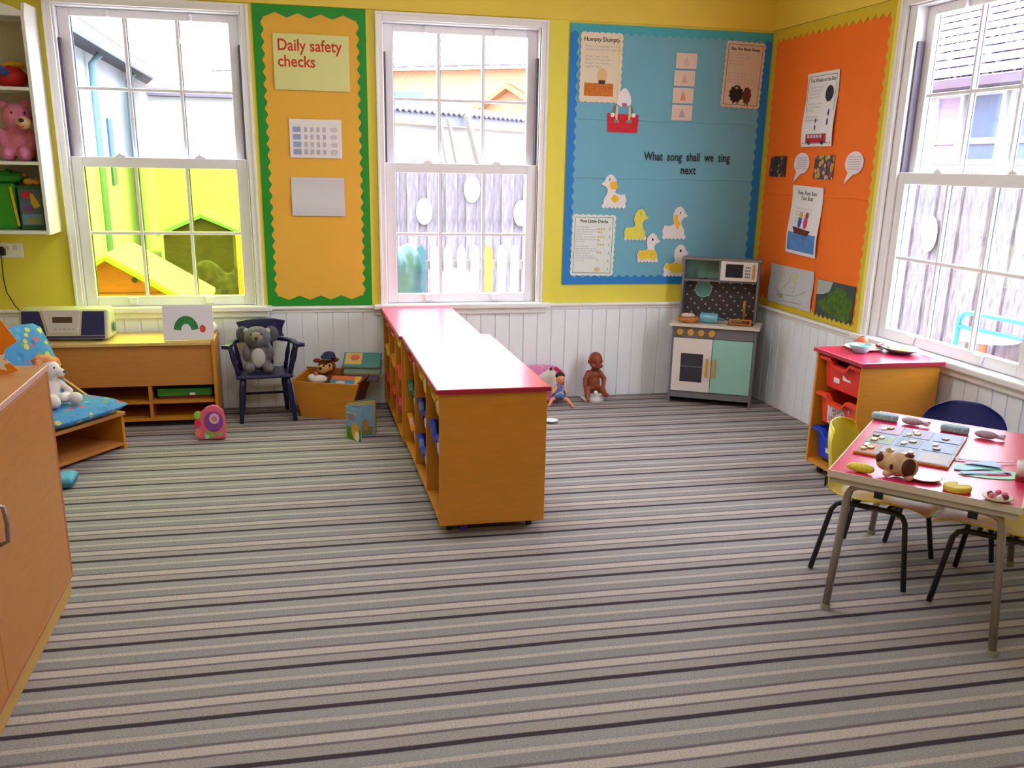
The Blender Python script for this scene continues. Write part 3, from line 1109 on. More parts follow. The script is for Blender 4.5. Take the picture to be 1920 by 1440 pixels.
# ================================================================== low shelf bench under window 1
DX0, DX1, DY0, DY1, DT = -1.66, -.468, -.42, -.04, .498
bn = thing('storage_bench', 'low beech storage bench with four open cubbies under the left window', 'cabinet', (-1.05, -.2, 0))
MB().box(DX0, DY0-.01, DT-.018, DX1-.019, DY1, DT).build('top_board', beech_top, bn, bevel=.002)
for x0 in (DX0, DX1-.018):
    MB().box(x0, DY0-.008, 0.0, x0+.018, DY1, DT+.004).build('side_panel', beech_side, bn, bevel=.002)
MB().box(DX0+.0185, DY0+.012, .243, DX1-.0185, DY0+.03, DT-.0185).build('front_panel', beech, bn, bevel=.002)
for x0 in (-.853, -1.255):
    MB().box(x0, DY0+.012, .053, x0+.018, DY1-.02, .2425).build('divider_panel', beech, bn, bevel=.001)
mb = MB().box(DX0+.0185, DY0+.012, .035, DX1-.0185, DY1-.0, .0525)
mb.build('bottom_board', beech_side, bn, bevel=.001)
for a, b in ((-.8345, DX1-.0185), (-1.2365, -.8535), (DX0+.0185, -1.2555)):
    MB().box(a, DY0+.012, .137, b, DY1-.02, .152).build('shelf_board', beech_side, bn, bevel=.001)
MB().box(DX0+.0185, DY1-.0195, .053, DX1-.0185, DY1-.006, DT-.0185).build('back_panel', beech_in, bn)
MB().box(DX0+.0185, DY0+.07, .0, DX1-.0185, DY0+.085, .0345).build('plinth', M('dark_plinth', (46, 34, 34), .7), bn)
t = thing('boxed_game', 'flat green and red boxed game in the upper right cubby of bench', 'box', (-.66, -.24, .153))
MB().box(-.80, -.36, .1525, -.51, -.12, .172).build('lower_tray', flat('game_red', (120, 40, 30), .5), t, bevel=.002)
MB().box(-.81, -.37, .1725, -.505, -.11, .215).build('lid', flat('game_green', (50, 140, 36), .4), t, bevel=.003)
MB().box(-.63, -.3715, .175, -.60, -.3705, .19).build('sticker', white_paper, t)

# radio
rd = thing('cd_radio', 'silver and navy portable CD radio standing on the beech bench', 'radio', (-1.27, -.24, DT))
silver = M('silver_plastic', (206, 202, 176), .35, metal=.2)
silver2 = M('silver_face', (214, 206, 212), .3, metal=.2)
spk = M('navy_speaker_cloth', (42, 42, 92), .8, bump=.4, bscale=400)
Tr = Matrix.Translation((-1.275, -.24, DT)) @ Matrix.Rotation(R(-3), 4, 'Z')


def PR(u, v, d):
    return Tr @ Vector((u, -.095-d+v*.22, v))


mb = MB(Tr)
mb.hexa([(-.24, -.10, .012), (.24, -.10, .012), (.24, .10, .012), (-.24, .10, .012)], [(-.24, -.062, .178), (.24, -.062, .178), (.235, .09, .178), (-.235, .09, .178)])
mb.build('case', silver, rd, bevel=.016, seg=4, smooth=False)
mb = MB()
mb.prism([(-.225, .035), (-.095, .035), (-.13, .168), (-.225, .168)], PR, .004, .010)
mb.build('speaker', spk, rd, bevel=.003)
mb = MB()
mb.prism([(.085, .035), (.215, .035), (.215, .168), (.10, .168)], PR, .004, .010)
mb.build('speaker', spk, rd, bevel=.003)
mb = MB()
mb.prism([(-.085, .045), (.075, .045), (.09, .175), (-.12, .175)], PR, .004, .013)
cp = mb.build('control_panel', silver2, rd, bevel=.004)
mb = MB()
mb.prism(rect(-.06, .105, .045, .138), PR, .0132, .0146)
mb.build('display', M('lcd_brown', (84, 64, 58), .2), cp)
mb = MB()
for k in range(5):
    mb.prism(rect(-.055+.024*k, .068, -.039+.024*k, .074), PR, .0132, .0155)
mb.build('button_row', flat('button_grey', (180, 172, 180), .4), cp)
mb = MB()
mb.prism(rect(-.10, .018, .215, .033), PR, .003, .008)
mb.build('navy_trim', flat('navy_trim', (46, 44, 110), .4), rd, bevel=.002)
for x_ in (-.17, .17):
    mb = MB(Tr)
    mb.box(x_-.02, -.07, 0.0005, x_+.02, .07, .0118)
    mb.build('foot', black, rd)
mb = MB(Tr)
mb.tube([(.246, .0, .07), (.252, .0, .07)], .028, 20)
mb.build('side_knob', flat('teal_knob', (74, 110, 104), .4), rd)

# picture book leaning on the bench
Tb = Matrix.Translation((-.607, -.39, DT+.0068)) @ Matrix.Rotation(R(2), 4, 'Z') @ Matrix.Rotation(R(-14), 4, 'X')
bk = thing('picture_book', 'white picture book with a green curved shape and red dot standing on the bench', 'book', (-.607, -.38, DT))
MB(Tb).box(-.138, .0, 0, .138, .007, .197).build('cover', M('book_white', (222, 214, 226), .45), bk, bevel=.001)
PBk = lambda u, v, d: Tb @ Vector((u, -d, v))
arc = [(-.012+.068*math.cos(a)*1.0, .055+.082*math.sin(a)) for a in [PI*.02+PI*.96*k/16 for k in range(17)]]
arci = [(-.012+.028*math.cos(a), .052+.04*math.sin(a)) for a in [PI*.98-PI*.96*k/16 for k in range(17)]]
mb = MB()
mb.prism(arc+arci, PBk, 0.0002, .0008)
mb.build('green_arch', M('leaf_green_print', (36, 118, 56), .6, noise=.3, nscale=50), bk)
mb = MB()
mb.prism(oval(.078, .062, .017, .022), PBk, .0002, .0008)
mb.build('red_dot', flat('dot_red', (206, 66, 44)), bk)
mb = MB(Tb)
mb.box(-.137, .0072, .001, .135, .018, .192)
mb.build('page_block', M('page_edge', (236, 232, 222), .8), bk)
MB(Tb @ Matrix.Translation((0, .0182, 0)) @ Matrix.Rotation(R(0), 4, 'X')).box(-.138, 0, 0, .138, .003, .197).build('back_cover', M('book_white', (222, 214, 226), .45), bk)
t = thing('ball', 'white plastic ball resting on the bench end behind the book', 'ball', (-.50, -.14, DT))
MB().ell((-.50, -.15, DT+.0392), .034, seg=24, rings=16).build('ball_shell', white_plastic, t, smooth=True)

# ================================================================== navy child's armchair with grey plush
ch = thing('spindle_chair', 'small navy painted wooden armchair with spindles against the white panelling', 'chair', (-.21, -.24, 0))
seatz = .285
T0 = Matrix.Translation((-.205, -.255, 0)) @ Matrix.Rotation(R(4), 4, 'Z')
mb = MB(T0)
mb.prism([(-.165, -.14), (.165, -.14), (.17, .0), (.15, .13), (-.15, .13), (-.17, .0)], lambda u, v, d: (u, v, d), seatz-.022, seatz)
st = mb.build('seat', M('navy_seat', (40, 38, 84), .3), ch, bevel=.01, seg=3)
legs = [((-.13, -.11), (-.15, -.145)), ((.13, -.11), (.165, -.14)), ((-.12, .10), (-.135, .135)), ((.12, .10), (.135, .145))]
for (tx, ty), (bx_, by_) in legs:
    mb = MB(T0)
    pts = [Vector((tx, ty, seatz-.02)).lerp(Vector((bx_, by_, 0)), k/6) for k in range(7)]
    mb.tube(pts, 0, 10, radii=[.014, .018, .019, .017, .016, .014, .012])
    mb.build('leg', navy, ch, smooth=True)
mb = MB(T0)
mb.tube([(-.128, .118, .12), (.128, .122, .12)], .008, 8)
mb.build('stretcher', navy, ch, smooth=True)
for s_ in (-1, 1):
    mb = MB(T0)
    mb.tube([(s_*.142, -.126, .13), (s_*.128, .118, .12)], .008, 8)
    mb.build('stretcher', navy, ch, smooth=True)
# arm bow
mb = MB(T0)
bow = []
for k in range(17):
    a = PI*k/16
    bow.append((-.185*math.cos(a)*1.0, -.09+.20*math.sin(a)**.8))
pts = [(-.215, -.17)]+bow+[(.215, -.17)]
vs_out = []
w_ = .017
P3 = [Vector((x, y, 0)) for x, y in pts]
outer, inner = [], []
for i, p in enumerate(P3):
    tt = (P3[min(i+1, len(P3)-1)]-P3[max(i-1, 0)]).normalized()
    n_ = Vector((-tt.y, tt.x, 0))
    wd = w_*(1.5 if i in (0, len(P3)-1) else 1)
    outer.append((p.x+n_.x*wd, p.y+n_.y*wd))
    inner.append((p.x-n_.x*wd, p.y-n_.y*wd))
mb.prism(outer+inner[::-1], lambda u, v, d: (u, v, d), .452, .474)
mb.build('arm_rail', navy, ch, bevel=.006, seg=3)
for s_ in (-1, 1):
    for (tx, ty, bx_, by_) in ((.195, -.12, .148, -.10), (.185, -.04, .152, -.02), (.16, .05, .13, .07)):
        mb = MB(T0)
        p0, p1 = Vector((s_*tx, ty, .455)), Vector((s_*bx_, by_, seatz-.004))
        mb.tube([p0.lerp(p1, k/6) for k in range(7)], 0, 10, radii=[.007, .009, .013, .014, .011, .014, .010])
        mb.build('spindle', navy, ch, smooth=True)
for x_ in (-.06, .0, .06):
    mb = MB(T0)
    mb.tube([(x_, .112, .455), (x_*.9, .10, seatz-.004)], .008, 8)
    mb.build('spindle', navy, ch, smooth=True)
mb = MB(T0)
crest = [(-.135, .476), (.135, .476), (.125, .50), (.128, .53), (.145, .572), (.08, .582), (.0, .586), (-.08, .582), (-.145, .572), (-.128, .53), (-.125, .50)]
mb.prism(crest, lambda u, v, d: (u, .118+d-(u*u)*1.2, v), -.011, .011)
mb.build('crest_rail', navy, ch, bevel=.004)

greyp = M('grey_plush', (112, 108, 116), .95, noise=.25, nscale=40, bump=.7, bscale=120)
greyd = M('dark_grey_plush', (84, 82, 92), .95, noise=.2, nscale=40, bump=.7, bscale=120)
ko = thing('plush_toy', 'grey plush animal with white tummy and big round ears seated on navy chair', 'plush toy', (-.23, -.26, seatz))
kz = seatz+.001
blob('body', [((-.232, -.255, kz+.085), (.068, .055, .082)), ((-.232, -.262, kz+.205), (.082, .062, .066)),
              ((-.285, -.33, kz+.034), (.034, .055, .033)), ((-.175, -.33, kz+.034), (.034, .055, .033)),
              ((-.302, -.275, kz+.11), (.022, .026, .052)), ((-.162, -.275, kz+.11), (.022, .026, .052))], greyp, ko, .006)
for s_ in (-1, 1):
    blob('ear', [((-.232+s_*.083, -.25, kz+.22), (.042, .022, .05))], greyd, ko, .006)
    blob('ear_tuft', [((-.232+s_*.062, -.276, kz+.245), (.018, .012, .018))], flat('tuft_cream', (176, 170, 160), .9), ko, .005)
blob('tummy', [((-.232, -.30, kz+.085), (.044, .022, .062))], M('cream_plush', (196, 190, 184), .95, bump=.5, bscale=120), ko, .006)
blob('face_patch', [((-.236, -.318, kz+.215), (.036, .014, .03))], flat('patch_tan', (158, 150, 120), .9), ko, .005)
MB().ell((-.236, -.334, kz+.208), (.011, .008, .014)).build('nose', flat('nose_grey', (60, 56, 60), .4), ko, smooth=True)
for s_ in (-1, 1):
    MB().ell((-.236+s_*.03, -.326, kz+.232), (.006, .005, .006)).build('eye', black, ko, smooth=True)

# ================================================================== wooden box of books
bx = thing('book_box', 'flared beech wooden box full of books standing by the panelled wall', 'box', (.17, -.22, 0))
A0, B0 = Vector((.005, -.305)), Vector((.285, -.41))        # front bottom edge
dv = (B0-A0).normalized()
nv = Vector((-dv.y, dv.x))
L0 = (B0-A0).length
dep = .245


def bxp(u, d, z):
    """u along the front, d depth back; the box flares with height"""
    k = z/.225
    cx = L0/2
    uu = cx+(u-cx)*(1+.30*k)+(.03*k if u > cx else 0)
    dd = dep/2+(d-dep/2)*(1+.18*k)
    p = A0+dv*uu+nv*dd
    return (p.x, p.y, z)


def panel(u0, d0, u1, d1, z0, z1a, z1b):
    mb = MB()
    th = .012
    if abs(d1-d0) < .001:
        s_ = 1 if d0 < dep/2 else -1
        bot = [bxp(u0, d0, z0), bxp(u1, d1, z0), bxp(u1, d1+s_*th, z0), bxp(u0, d0+s_*th, z0)]
        top = [bxp(u0, d0, z1a), bxp(u1, d1, z1b), bxp(u1, d1+s_*th, z1b), bxp(u0, d0+s_*th, z1a)]
    else:
        s_ = 1 if u0 < L0/2 else -1
        bot = [bxp(u0, d0, z0), bxp(u0+s_*th, d0, z0), bxp(u1+s_*th, d1, z0), bxp(u1, d1, z0)]
        top = [bxp(u0, d0, z1a), bxp(u0+s_*th, d0, z1a), bxp(u1+s_*th, d1, z1b), bxp(u1, d1, z1b)]
    mb.hexa(bot, top)
    return mb


panel(0, 0, L0, 0, 0, .225, .225).build('front_panel', beech_side, bx, bevel=.002)
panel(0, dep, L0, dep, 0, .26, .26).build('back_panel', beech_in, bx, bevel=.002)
panel(0, .0125, 0, dep-.0125, 0, .235, .25).build('side_panel', beech_side, bx, bevel=.002)
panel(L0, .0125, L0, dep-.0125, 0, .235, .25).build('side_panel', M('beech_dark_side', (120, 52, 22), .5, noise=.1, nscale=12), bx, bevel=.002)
MB().hexa([bxp(.014, .014, .004), bxp(L0-.014, .014, .004), bxp(L0-.014, dep-.014, .004), bxp(.014, dep-.014, .004)],
          [bxp(.014, .014, .014), bxp(L0-.014, .014, .014), bxp(L0-.014, dep-.014, .014), bxp(.014, dep-.014, .014)]).build('bottom_board', beech_in, bx)


def book(label, T, w, h, t_, cover, pages=(226, 214, 176), group=None, art=None):
    """book lying in local x (width), z (height), y (thickness); front cover on -y"""
    r = thing('book', label, 'book', T.translation, group)
    MB(T).box(-w/2, 0, 0, w/2, .002, h).build('front_cover', cover, r, bevel=.0008)
    MB(T).box(-w/2, t_-.002, 0, w/2, t_, h).build('back_cover', cover, r, bevel=.0008)
    MB(T).box(-w/2, .0021, 0, -w/2+.003, t_-.0021, h).build('spine', cover, r)
    MB(T).box(-w/2+.0031, .0021, .003, w/2-.003, t_-.0021, h-.003).build('page_block', M('pages_%d_%d' % pages[:2], pages, .8), r)
    if art:
        shape(lambda u, v, d: T @ Vector((u, -d-.0002, v)), r, 'cover_picture', art[0], art[1], t=.0003)
    return r


def BT(x, y, z, rz, rx, ry=0):
    return Matrix.Translation((x, y, z)) @ Matrix.Rotation(R(rz), 4, 'Z') @ Matrix.Rotation(R(ry), 4, 'Y') @ Matrix.Rotation(R(rx), 4, 'X')


gb = 'books in the wooden box'
book('blue and orange book lying on its side at the front of the wooden box', BT(.262, -.352, .178, -18, -50), .19, .10, .022, flat('cover_cyan', (70, 140, 176), .5), group=gb,
     art=([(rect(-.09, .07, .058, .10), 0), (rect(.058, .04, .095, .10), 1), (oval(-.03, .05, .03, .012), 2)], [flat('cover_orange', (226, 110, 40)), flat('cover_gold', (216, 176, 60)), flat('cover_pale', (190, 200, 180))]))
book('teal topped book leaning at the back of wooden box, highest of the stack', BT(.375, -.235, .290, -14, -58), .235, .13, .014, flat('cover_teal', (70, 134, 140), .5), group=gb,
     art=([(rect(-.105, .02, .0, .125), 0), (oval(-.045, .08, .028, .026), 1)], [flat('cover_sand', (206, 172, 96)), flat('cover_coral', (206, 96, 84))]))
book('pale grey thick book under the teal one in the wooden box', BT(.378, -.262, .252, -14, -60), .225, .13, .026, flat('cover_grey_green', (120, 134, 120), .5), (226, 216, 150), group=gb)
book('purple book below the pale grey one in the wooden box', BT(.365, -.285, .222, -16, -62), .215, .12, .018, flat('cover_purple_dark', (84, 66, 104), .5), (190, 180, 130), group=gb)

pup = thing('plush_puppy', 'brown and tan plush puppy with a dark blue cap peeking out of the wooden box', 'plush toy', (.16, -.24, .2))
brn = M('brown_plush', (124, 66, 28), .95, noise=.15, nscale=50, bump=.5, bscale=120)
tan = M('tan_plush', (206, 156, 84), .95, noise=.1, nscale=50, bump=.5, bscale=120)
blob('head', [((.17, -.235, .30), (.055, .05, .05)), ((.165, -.23, .22), (.05, .045, .07))], brn, pup, .006)
blob('muzzle', [((.145, -.285, .292), (.036, .03, .028)), ((.185, -.275, .30), (.02, .02, .026))], tan, pup, .005)
for p0 in ((.112, -.25, .338), (.222, -.22, .335)):
    blob('ear', [(p0, (.026, .014, .015))], brn, pup, .005)
MB().ell((.128, -.312, .302), (.011, .008, .009)).build('nose', black, pup, smooth=True)
for x_ in (.15, .185):
    MB().ell((x_, -.297 if x_ > .16 else -.305, .315), (.006, .004, .009)).build('eye', black, pup, smooth=True)
blob('cap', [((.18, -.235, .356), (.048, .045, .02)), ((.185, -.235, .374), (.038, .036, .016))], flat('cap_navy', (32, 36, 84), .7), pup, .005)
blob('cap_peak', [((.168, -.278, .347), (.036, .022, .006))], flat('cap_brown', (84, 54, 44), .6), pup, .004)
wt = thing('plush_toy', 'white plush toy with small pink bow at the front left of wooden box', 'plush toy', (.10, -.31, .18))
blob('body', [((.115, -.315, .235), (.055, .035, .028)), ((.075, -.305, .243), (.026, .026, .024)), ((.10, -.30, .19), (.05, .035, .04))], M('white_plush', (226, 214, 214), .95, bump=.5, bscale=120), wt, .006)
blob('bow', [((.10, -.322, .272), (.012, .01, .014))], flat('bow_pink', (216, 120, 120), .7), wt, .004)

# open board book on the carpet
ob_ = thing('board_book', 'open blue board book with a yellow animal picture standing on the carpet', 'book', (.33, -.82, 0))
boardblue = M('board_blue', (124, 160, 190), .4, noise=.12, nscale=20)
V0 = Vector((.352, -.735))        # spine
for k_, (ex, ey, m_) in enumerate(((.247, -.815, boardblue), (.318, -.945, boardblue), (.415, -.80, boardblue), (.42, -.725, flat('board_yellow', (196, 166, 66), .5)))):
    pass


def leaf(name, p0, p1, hgt, mat, parent, th=.004):
    p0, p1 = Vector(p0), Vector(p1)
    d = (p1-p0).normalized()
    n = Vector((-d.y, d.x))*th/2
    mb = MB()
    a, b, c, e_ = p0-n, p1-n, p1+n, p0+n
    mb.hexa([(a.x, a.y, .0005), (b.x, b.y, .0005), (c.x, c.y, .0005), (e_.x, e_.y, .0005)], [(a.x, a.y, hgt), (b.x, b.y, hgt), (c.x, c.y, hgt), (e_.x, e_.y, hgt)])
    o = mb.build(name, mat, parent, bevel=.001)
    return o, (lambda u, v, dd: (p0.x+d.x*u+n.x/abs(th/2)*dd, p0.y+d.y*u+n.y/abs(th/2)*dd, v))


S0 = (.345, -.715)
o1, Q1 = leaf('front_cover', (.249, -.82), (.325, -.935), .19, boardblue, ob_)
o2, Q2 = leaf('page', (.258, -.812), (.405, -.80), .19, boardblue, ob_)
o3, Q3 = leaf('back_cover', (.254, -.806), (.418, -.755), .20, flat('board_yellow', (196, 166, 66), .5), ob_)
o4, Q4 = leaf('back_page', (.262, -.80), (.425, -.72), .205, flat('board_slate', (92, 120, 134), .5), ob_)
shape(lambda u, v, d: Q1(u, v, -.0023-d), ob_, 'cover_picture', [(rect(.003, .003, .134, .075), 0), (oval(.085, .055, .035, .05), 1), (oval(.10, .03, .02, .03), 2), (oval(.05, .14, .035, .028), 3), (rect(.006, .155, .10, .16), 4)],
      [flat('grass_green', (70, 130, 40)), flat('lion_yellow', (222, 160, 40)), white_paper, flat('elephant_mauve', (140, 124, 160)), flat('cover_line', (200, 206, 210))])
shape(lambda u, v, d: Q2(u, v, -.0023-d), ob_, 'page_picture', [(rect(.02, .01, .14, .06), 0), (oval(.10, .07, .018, .035), 1)], [flat('olive_print', (120, 130, 70)), flat('ochre_print', (180, 130, 60))])

# pink and purple musical toy
tp = thing('musical_toy', 'pink and purple plastic musical toy book with green corner beside the bench', 'toy', (-.49, -.74, 0))
out = [(-.078, .004), (.072, .004), (.078, .03), (.074, .12), (.066, .165), (.04, .19), (.01, .197), (-.025, .185), (-.05, .16), (-.076, .155)]
TP = Matrix.Translation((-.49, -.735, 0)) @ Matrix.Rotation(R(-3), 4, 'Z') @ Matrix.Rotation(R(-8), 4, 'X')
PT_ = lambda u, v, d: TP @ Vector((u, -d, v))
mb = MB()
mb.prism(out, PT_, -.02, .02)
mb.build('case', M('toy_pink', (222, 96, 130), .35), tp, bevel=.008, seg=3)
mb = MB()
mb.prism(oval(.015, .105, .05, .055, 24), PT_, .0202, .026)
fp = mb.build('purple_face', flat('toy_purple', (132, 58, 160), .35), tp, bevel=.003)
mb = MB()
mb.prism(oval(.02, .12, .028, .03, 24), PT_, .0262, .03)
mb.build('dial', flat('toy_cream_pink', (226, 180, 190), .35), fp, bevel=.002)
shape(lambda u, v, d: PT_(u, v, d+.0304), fp, 'dial_print', [(oval(.02, .12, .015, .016), 0)], [flat('toy_rose', (206, 120, 140))])
shape(lambda u, v, d: PT_(u, v, d+.0203), tp, 'leaf_print', [([(-.045, .02), (-.02, .065), (-.01, .04), (.005, .06), (.02, .015), (-.02, .01)], 0), ([(.03, .03), (.045, .05), (.06, .045), (.055, .02)], 0), (oval(-.025, .02, .012, .012), 1), (oval(.06, .075, .01, .01), 2)],
      [flat('toy_leaf', (130, 180, 60), .4), flat('toy_mint', (170, 210, 190), .4), flat('toy_coral', (228, 110, 90), .4)])
for zz, cc in ((.14, 'toy_lime'), (.095, 'toy_hot_pink'), (.045, 'toy_salmon')):
    mb = MB()
    mb.prism(oval(-.072, zz, .018, .022, 16), PT_, -.018, .024)
    mb.build('page_tab', flat(cc, {'toy_lime': (150, 200, 60), 'toy_hot_pink': (214, 40, 96), 'toy_salmon': (230, 120, 110)}[cc], .4), tp, bevel=.003)

# ================================================================== blue patterned child's armchair
ar = thing('low_armchair', 'low wooden armchair with blue flowery cushions beside the storage bench', 'armchair', (-1.2, -.95, 0))
Fp = Vector((-.925, -.835))              # far front corner on the floor
tdir = Vector((.56, .83)).normalized()
ndir = Vector((-tdir.y, tdir.x))         # towards the back of the seat
WDT = .52


def AC(u, d, z):
    """u from the far end towards the near end, d towards the back"""
    p = Fp-tdir*u+ndir*d
    return (p.x, p.y, z)


def acbox(u0, d0, z0, u1, d1, z1, lean=0):
    mb = MB()
    bot = [AC(u0, d0, z0), AC(u0, d1, z0), AC(u1, d1, z0), AC(u1, d0, z0)]
    top = [AC(u0, d0+lean, z1), AC(u0, d1+lean, z1), AC(u1, d1+lean, z1), AC(u1, d0+lean, z1)]
    mb.hexa(bot, top)
    return mb


floral = spots_mat('blue_floral_cloth', (58, 128, 190), [(58, 128, 190), (206, 70, 96), (52, 118, 184), (196, 176, 70), (84, 146, 196), (54, 122, 190), (110, 140, 80), (44, 104, 180)], 26, .40)
acbox(0, 0, 0, .018, .44, .185).build('side_panel', beech_side, ar, bevel=.002)
acbox(WDT-.018, 0, 0, WDT, .44, .185).build('side_panel', beech_side, ar, bevel=.002)
acbox(.0185, .005, .02, WDT-.0185, .43, .038).build('bottom_board', beech, ar, bevel=.002)
acbox(-.005, -.01, .1855, WDT+.005, .45, .205).build('seat_board', beech, ar, bevel=.003)
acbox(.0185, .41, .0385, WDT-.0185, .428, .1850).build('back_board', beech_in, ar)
acbox(.0, .40, .2055, WDT, .42, .52, lean=.12).build('back_rest', beech, ar, bevel=.004)
mb = MB()
mb.prism([(.10, .2055), (.42, .2055), (.53, .40), (.49, .40)], lambda u, v, d: AC(d, u, v), -.004, .014)
mb.build('arm_panel', beech, ar, bevel=.004)
mb = MB()
mb.prism([(.10, .2055), (.42, .2055), (.53, .40), (.49, .40)], lambda u, v, d: AC(d, u, v), WDT-.014, WDT+.004)
mb.build('arm_panel', beech, ar, bevel=.004)
# puffy seat and back cushions


def pillow(P, L, W_, H, n=14, edge=.32):
    mb = MB()
    vs = []
    for s_ in (1, -1):
        for i in range(n+1):
            for j in range(n+1):
                a, b = i/n*2-1, j/n*2-1
                k = (max(0, 1-a**4)*max(0, 1-b**4))**.42
                h = H*(edge*.0+1)*k
                rr = 1-.05*(a*a*b*b)
                vs.append(P(a*L/2*rr, b*W_/2*rr, s_*h/2))
    fs = []
    N = (n+1)*(n+1)
    for i in range(n):
        for j in range(n):
            a = i*(n+1)+j
            fs.append((a, a+1, a+n+2, a+n+1))
            fs.append((N+a, N+a+n+1, N+a+n+2, N+a+1))
    # rim
    rim = [j for j in range(n+1)]+[i*(n+1)+n for i in range(1, n+1)]+[n*(n+1)+j for j in range(n-1, -1, -1)]+[i*(n+1) for i in range(n-1, 0, -1)]
    for a, b in zip(rim, rim[1:]+rim[:1]):
        fs.append((a, N+a, N+b, b))
    mb.add(vs, fs)
    return mb


pillow(lambda a, b, h: AC(WDT/2+a, .17+b, .249+h-.10*b*0), WDT+.03, .44, .085).build('seat_cushion', floral, ar, smooth=True)


def PBk2(a, b, h):
    # leaning back cushion: b runs up the back rest
    lean = R(24)
    dd = .385+math.sin(lean)*(b+.21)-math.cos(lean)*h
    zz = .285+math.cos(lean)*(b+.21)+math.sin(lean)*h
    return AC(WDT/2+a, dd-.03, zz-.02)


pillow(PBk2, WDT+.02, .42, .10).build('back_cushion', floral, ar, smooth=True)
# second cushion tucked at the near side of the back
MBc = pillow(lambda a, b, h: (AC(.47+a*.5, .44+b*.35+h, .47+b)), .30, .26, .07)
cu2 = MBc.build('cushion', M('pale_blue_cloth', (112, 164, 206), .9, noise=.08, nscale=20), None, smooth=True)
tag(cu2, 'pale blue cushion propped at the near side of the flowery armchair', 'cushion')
t = pillow(lambda a, b, h: (-1.105+a*.9, -1.44+b, .032+h), .10, .16, .055).build('cushion', M('sky_blue_cloth', (92, 170, 206), .9, noise=.1, nscale=30), None, smooth=True)
tag(t, 'small sky blue cushion on the carpet behind the big cupboard', 'cushion')

dg = thing('plush_dog', 'white plush dog with fluffy orange ears sitting on the flowery armchair', 'plush toy', AC(.30, .16, .30))
whp = M('white_dog_plush', (224, 212, 214), .95, bump=.5, bscale=140)
orp = M('orange_dog_plush', (218, 142, 88), .95, noise=.2, nscale=50, bump=.8, bscale=90)
c0 = Vector(AC(.30, .17, .294))
vx = Vector((tdir.x, tdir.y, 0))
vn = Vector((-ndir.x, -ndir.y, 0))       # facing direction


def D(a, f, z):
    return c0+vx*a+vn*f+Vector((0, 0, z))


blob('body', [(D(0, -.01, .075), (.052, .05, .075)), (D(0, .005, .178), (.056, .056, .052)), (D(.05, .11, .032), (.034, .034, .031)), (D(-.07, .09, .032), (.034, .036, .031)),
              (D(.03, .06, .035), (.028, .05, .026)), (D(-.045, .05, .035), (.028, .05, .026)), (D(.02, .058, .165), (.026, .03, .022))], whp, dg, .006,
     tubes=[([D(.045, .0, .115), D(.065, .03, .08), D(.07, .055, .06)], [.018, .016, .018]), ([D(-.045, .0, .115), D(-.07, .03, .08), D(-.075, .055, .05)], [.018, .016, .018])])
blob('ear_fur', [(D(0, -.02, .222), (.058, .05, .03)), (D(.058, -.0, .185), (.022, .024, .05)), (D(-.056, -.005, .19), (.022, .024, .048)), (D(.066, .012, .138), (.018, .02, .024))], orp, dg, .006)
MB().ell(D(.022, .086, .172), (.007, .007, .006)).build('nose', black, dg, smooth=True)
for a_ in (-.012, .035):
    MB().ell(D(a_, .058, .195), .005).build('eye', black, dg, smooth=True)

# ================================================================== big cupboard on the left
FX = -.82
cb = thing('cupboard', 'tall beech cupboard with two doors filling the left edge of the room', 'cupboard', (-1.1, -3.5, 0))
CY0, CY1, CH = -4.36, -2.70, .832
mb = MB().box(-1.30, CY0, .0, FX-.012, CY1, .075)
mb.build('plinth', M('beech_plinth', (206, 160, 84), .45, noise=.04, nscale=9), cb, bevel=.002)
MB().box(-1.30, CY0, .0752, FX-.0195, CY1, CH-.0185).build('carcass', beech, cb, bevel=.002)
MB().box(-1.31, CY0-.005, CH-.018, FX, CY1+.004, CH).build('top_board', M('beech_top_warm', (200, 138, 76), .35, noise=.05, nscale=9), cb, bevel=.002)
MB().box(FX+.0002, CY0-.005, CH-.017, FX+.002, CY1+.004, CH-.001).build('edge_strip', pink_edge, cb)
for a, b in ((-3.532, CY1-.022), (CY0+.02, -3.536)):
    d_ = MB().box(FX-.019, a, .085, FX-.001, b, CH-.022).build('door', beech, cb, bevel=.002)
    yy = a+.10 if b > -3 else b-.10
    mb = MB()
    mb.tube([(FX-.001, yy, .48), (FX+.022, yy, .49), (FX+.026, yy, .54), (FX+.022, yy, .59), (FX-.001, yy, .60)], .006, 8)
    mb.build('handle', M('brushed_handle', (150, 150, 165), .3, metal=.9), d_, smooth=True)
MB().box(FX-.019, CY1-.0215, .076, FX-.001, CY1, CH-.0185).build('edge_panel', M('beech_reddish_edge', (176, 96, 50), .45), cb, bevel=.001)
MB().box(FX-.0190, CY0, .0752, FX+.001, CY1, .0845).build('bottom_rail', M('beech_reddish_edge', (176, 96, 50), .45), cb, bevel=.001)
# orange cards on top
org = M('bright_orange_card', (240, 140, 10), .6)
mb = MB()
mb.prism([(-.905, .8335), (-.872, .845), (-.925, .905), (-1.08, .955), (-1.08, .8335)], lambda u, v, d: (u, -2.84+d, v), 0, .003)
gcd = tag(mb.build('greeting_card', org), 'bright orange card with a white star flower standing on the cupboard', 'card')
star = []
for k in range(16):
    rr = .044 if k % 2 == 0 else .024
    star.append((-.935+rr*math.cos(2*PI*k/16), .872+rr*.9*math.sin(2*PI*k/16)))
mb = MB()
mb.prism(star, lambda u, v, d: (u, -2.8403-d, v), 0, .001)
mb.build('star_flower', white_paper, gcd)
mb = MB()
mb.prism([(-.955, .8335), (-.925, .90), (-.885, .925), (-.93, 1.0), (-1.08, 1.05), (-1.08, .8335)], lambda u, v, d: (u, -2.76+d, v), 0, .003)
tag(mb.build('greeting_card', org), 'plain orange card standing behind the flowered one on the cupboard', 'card')

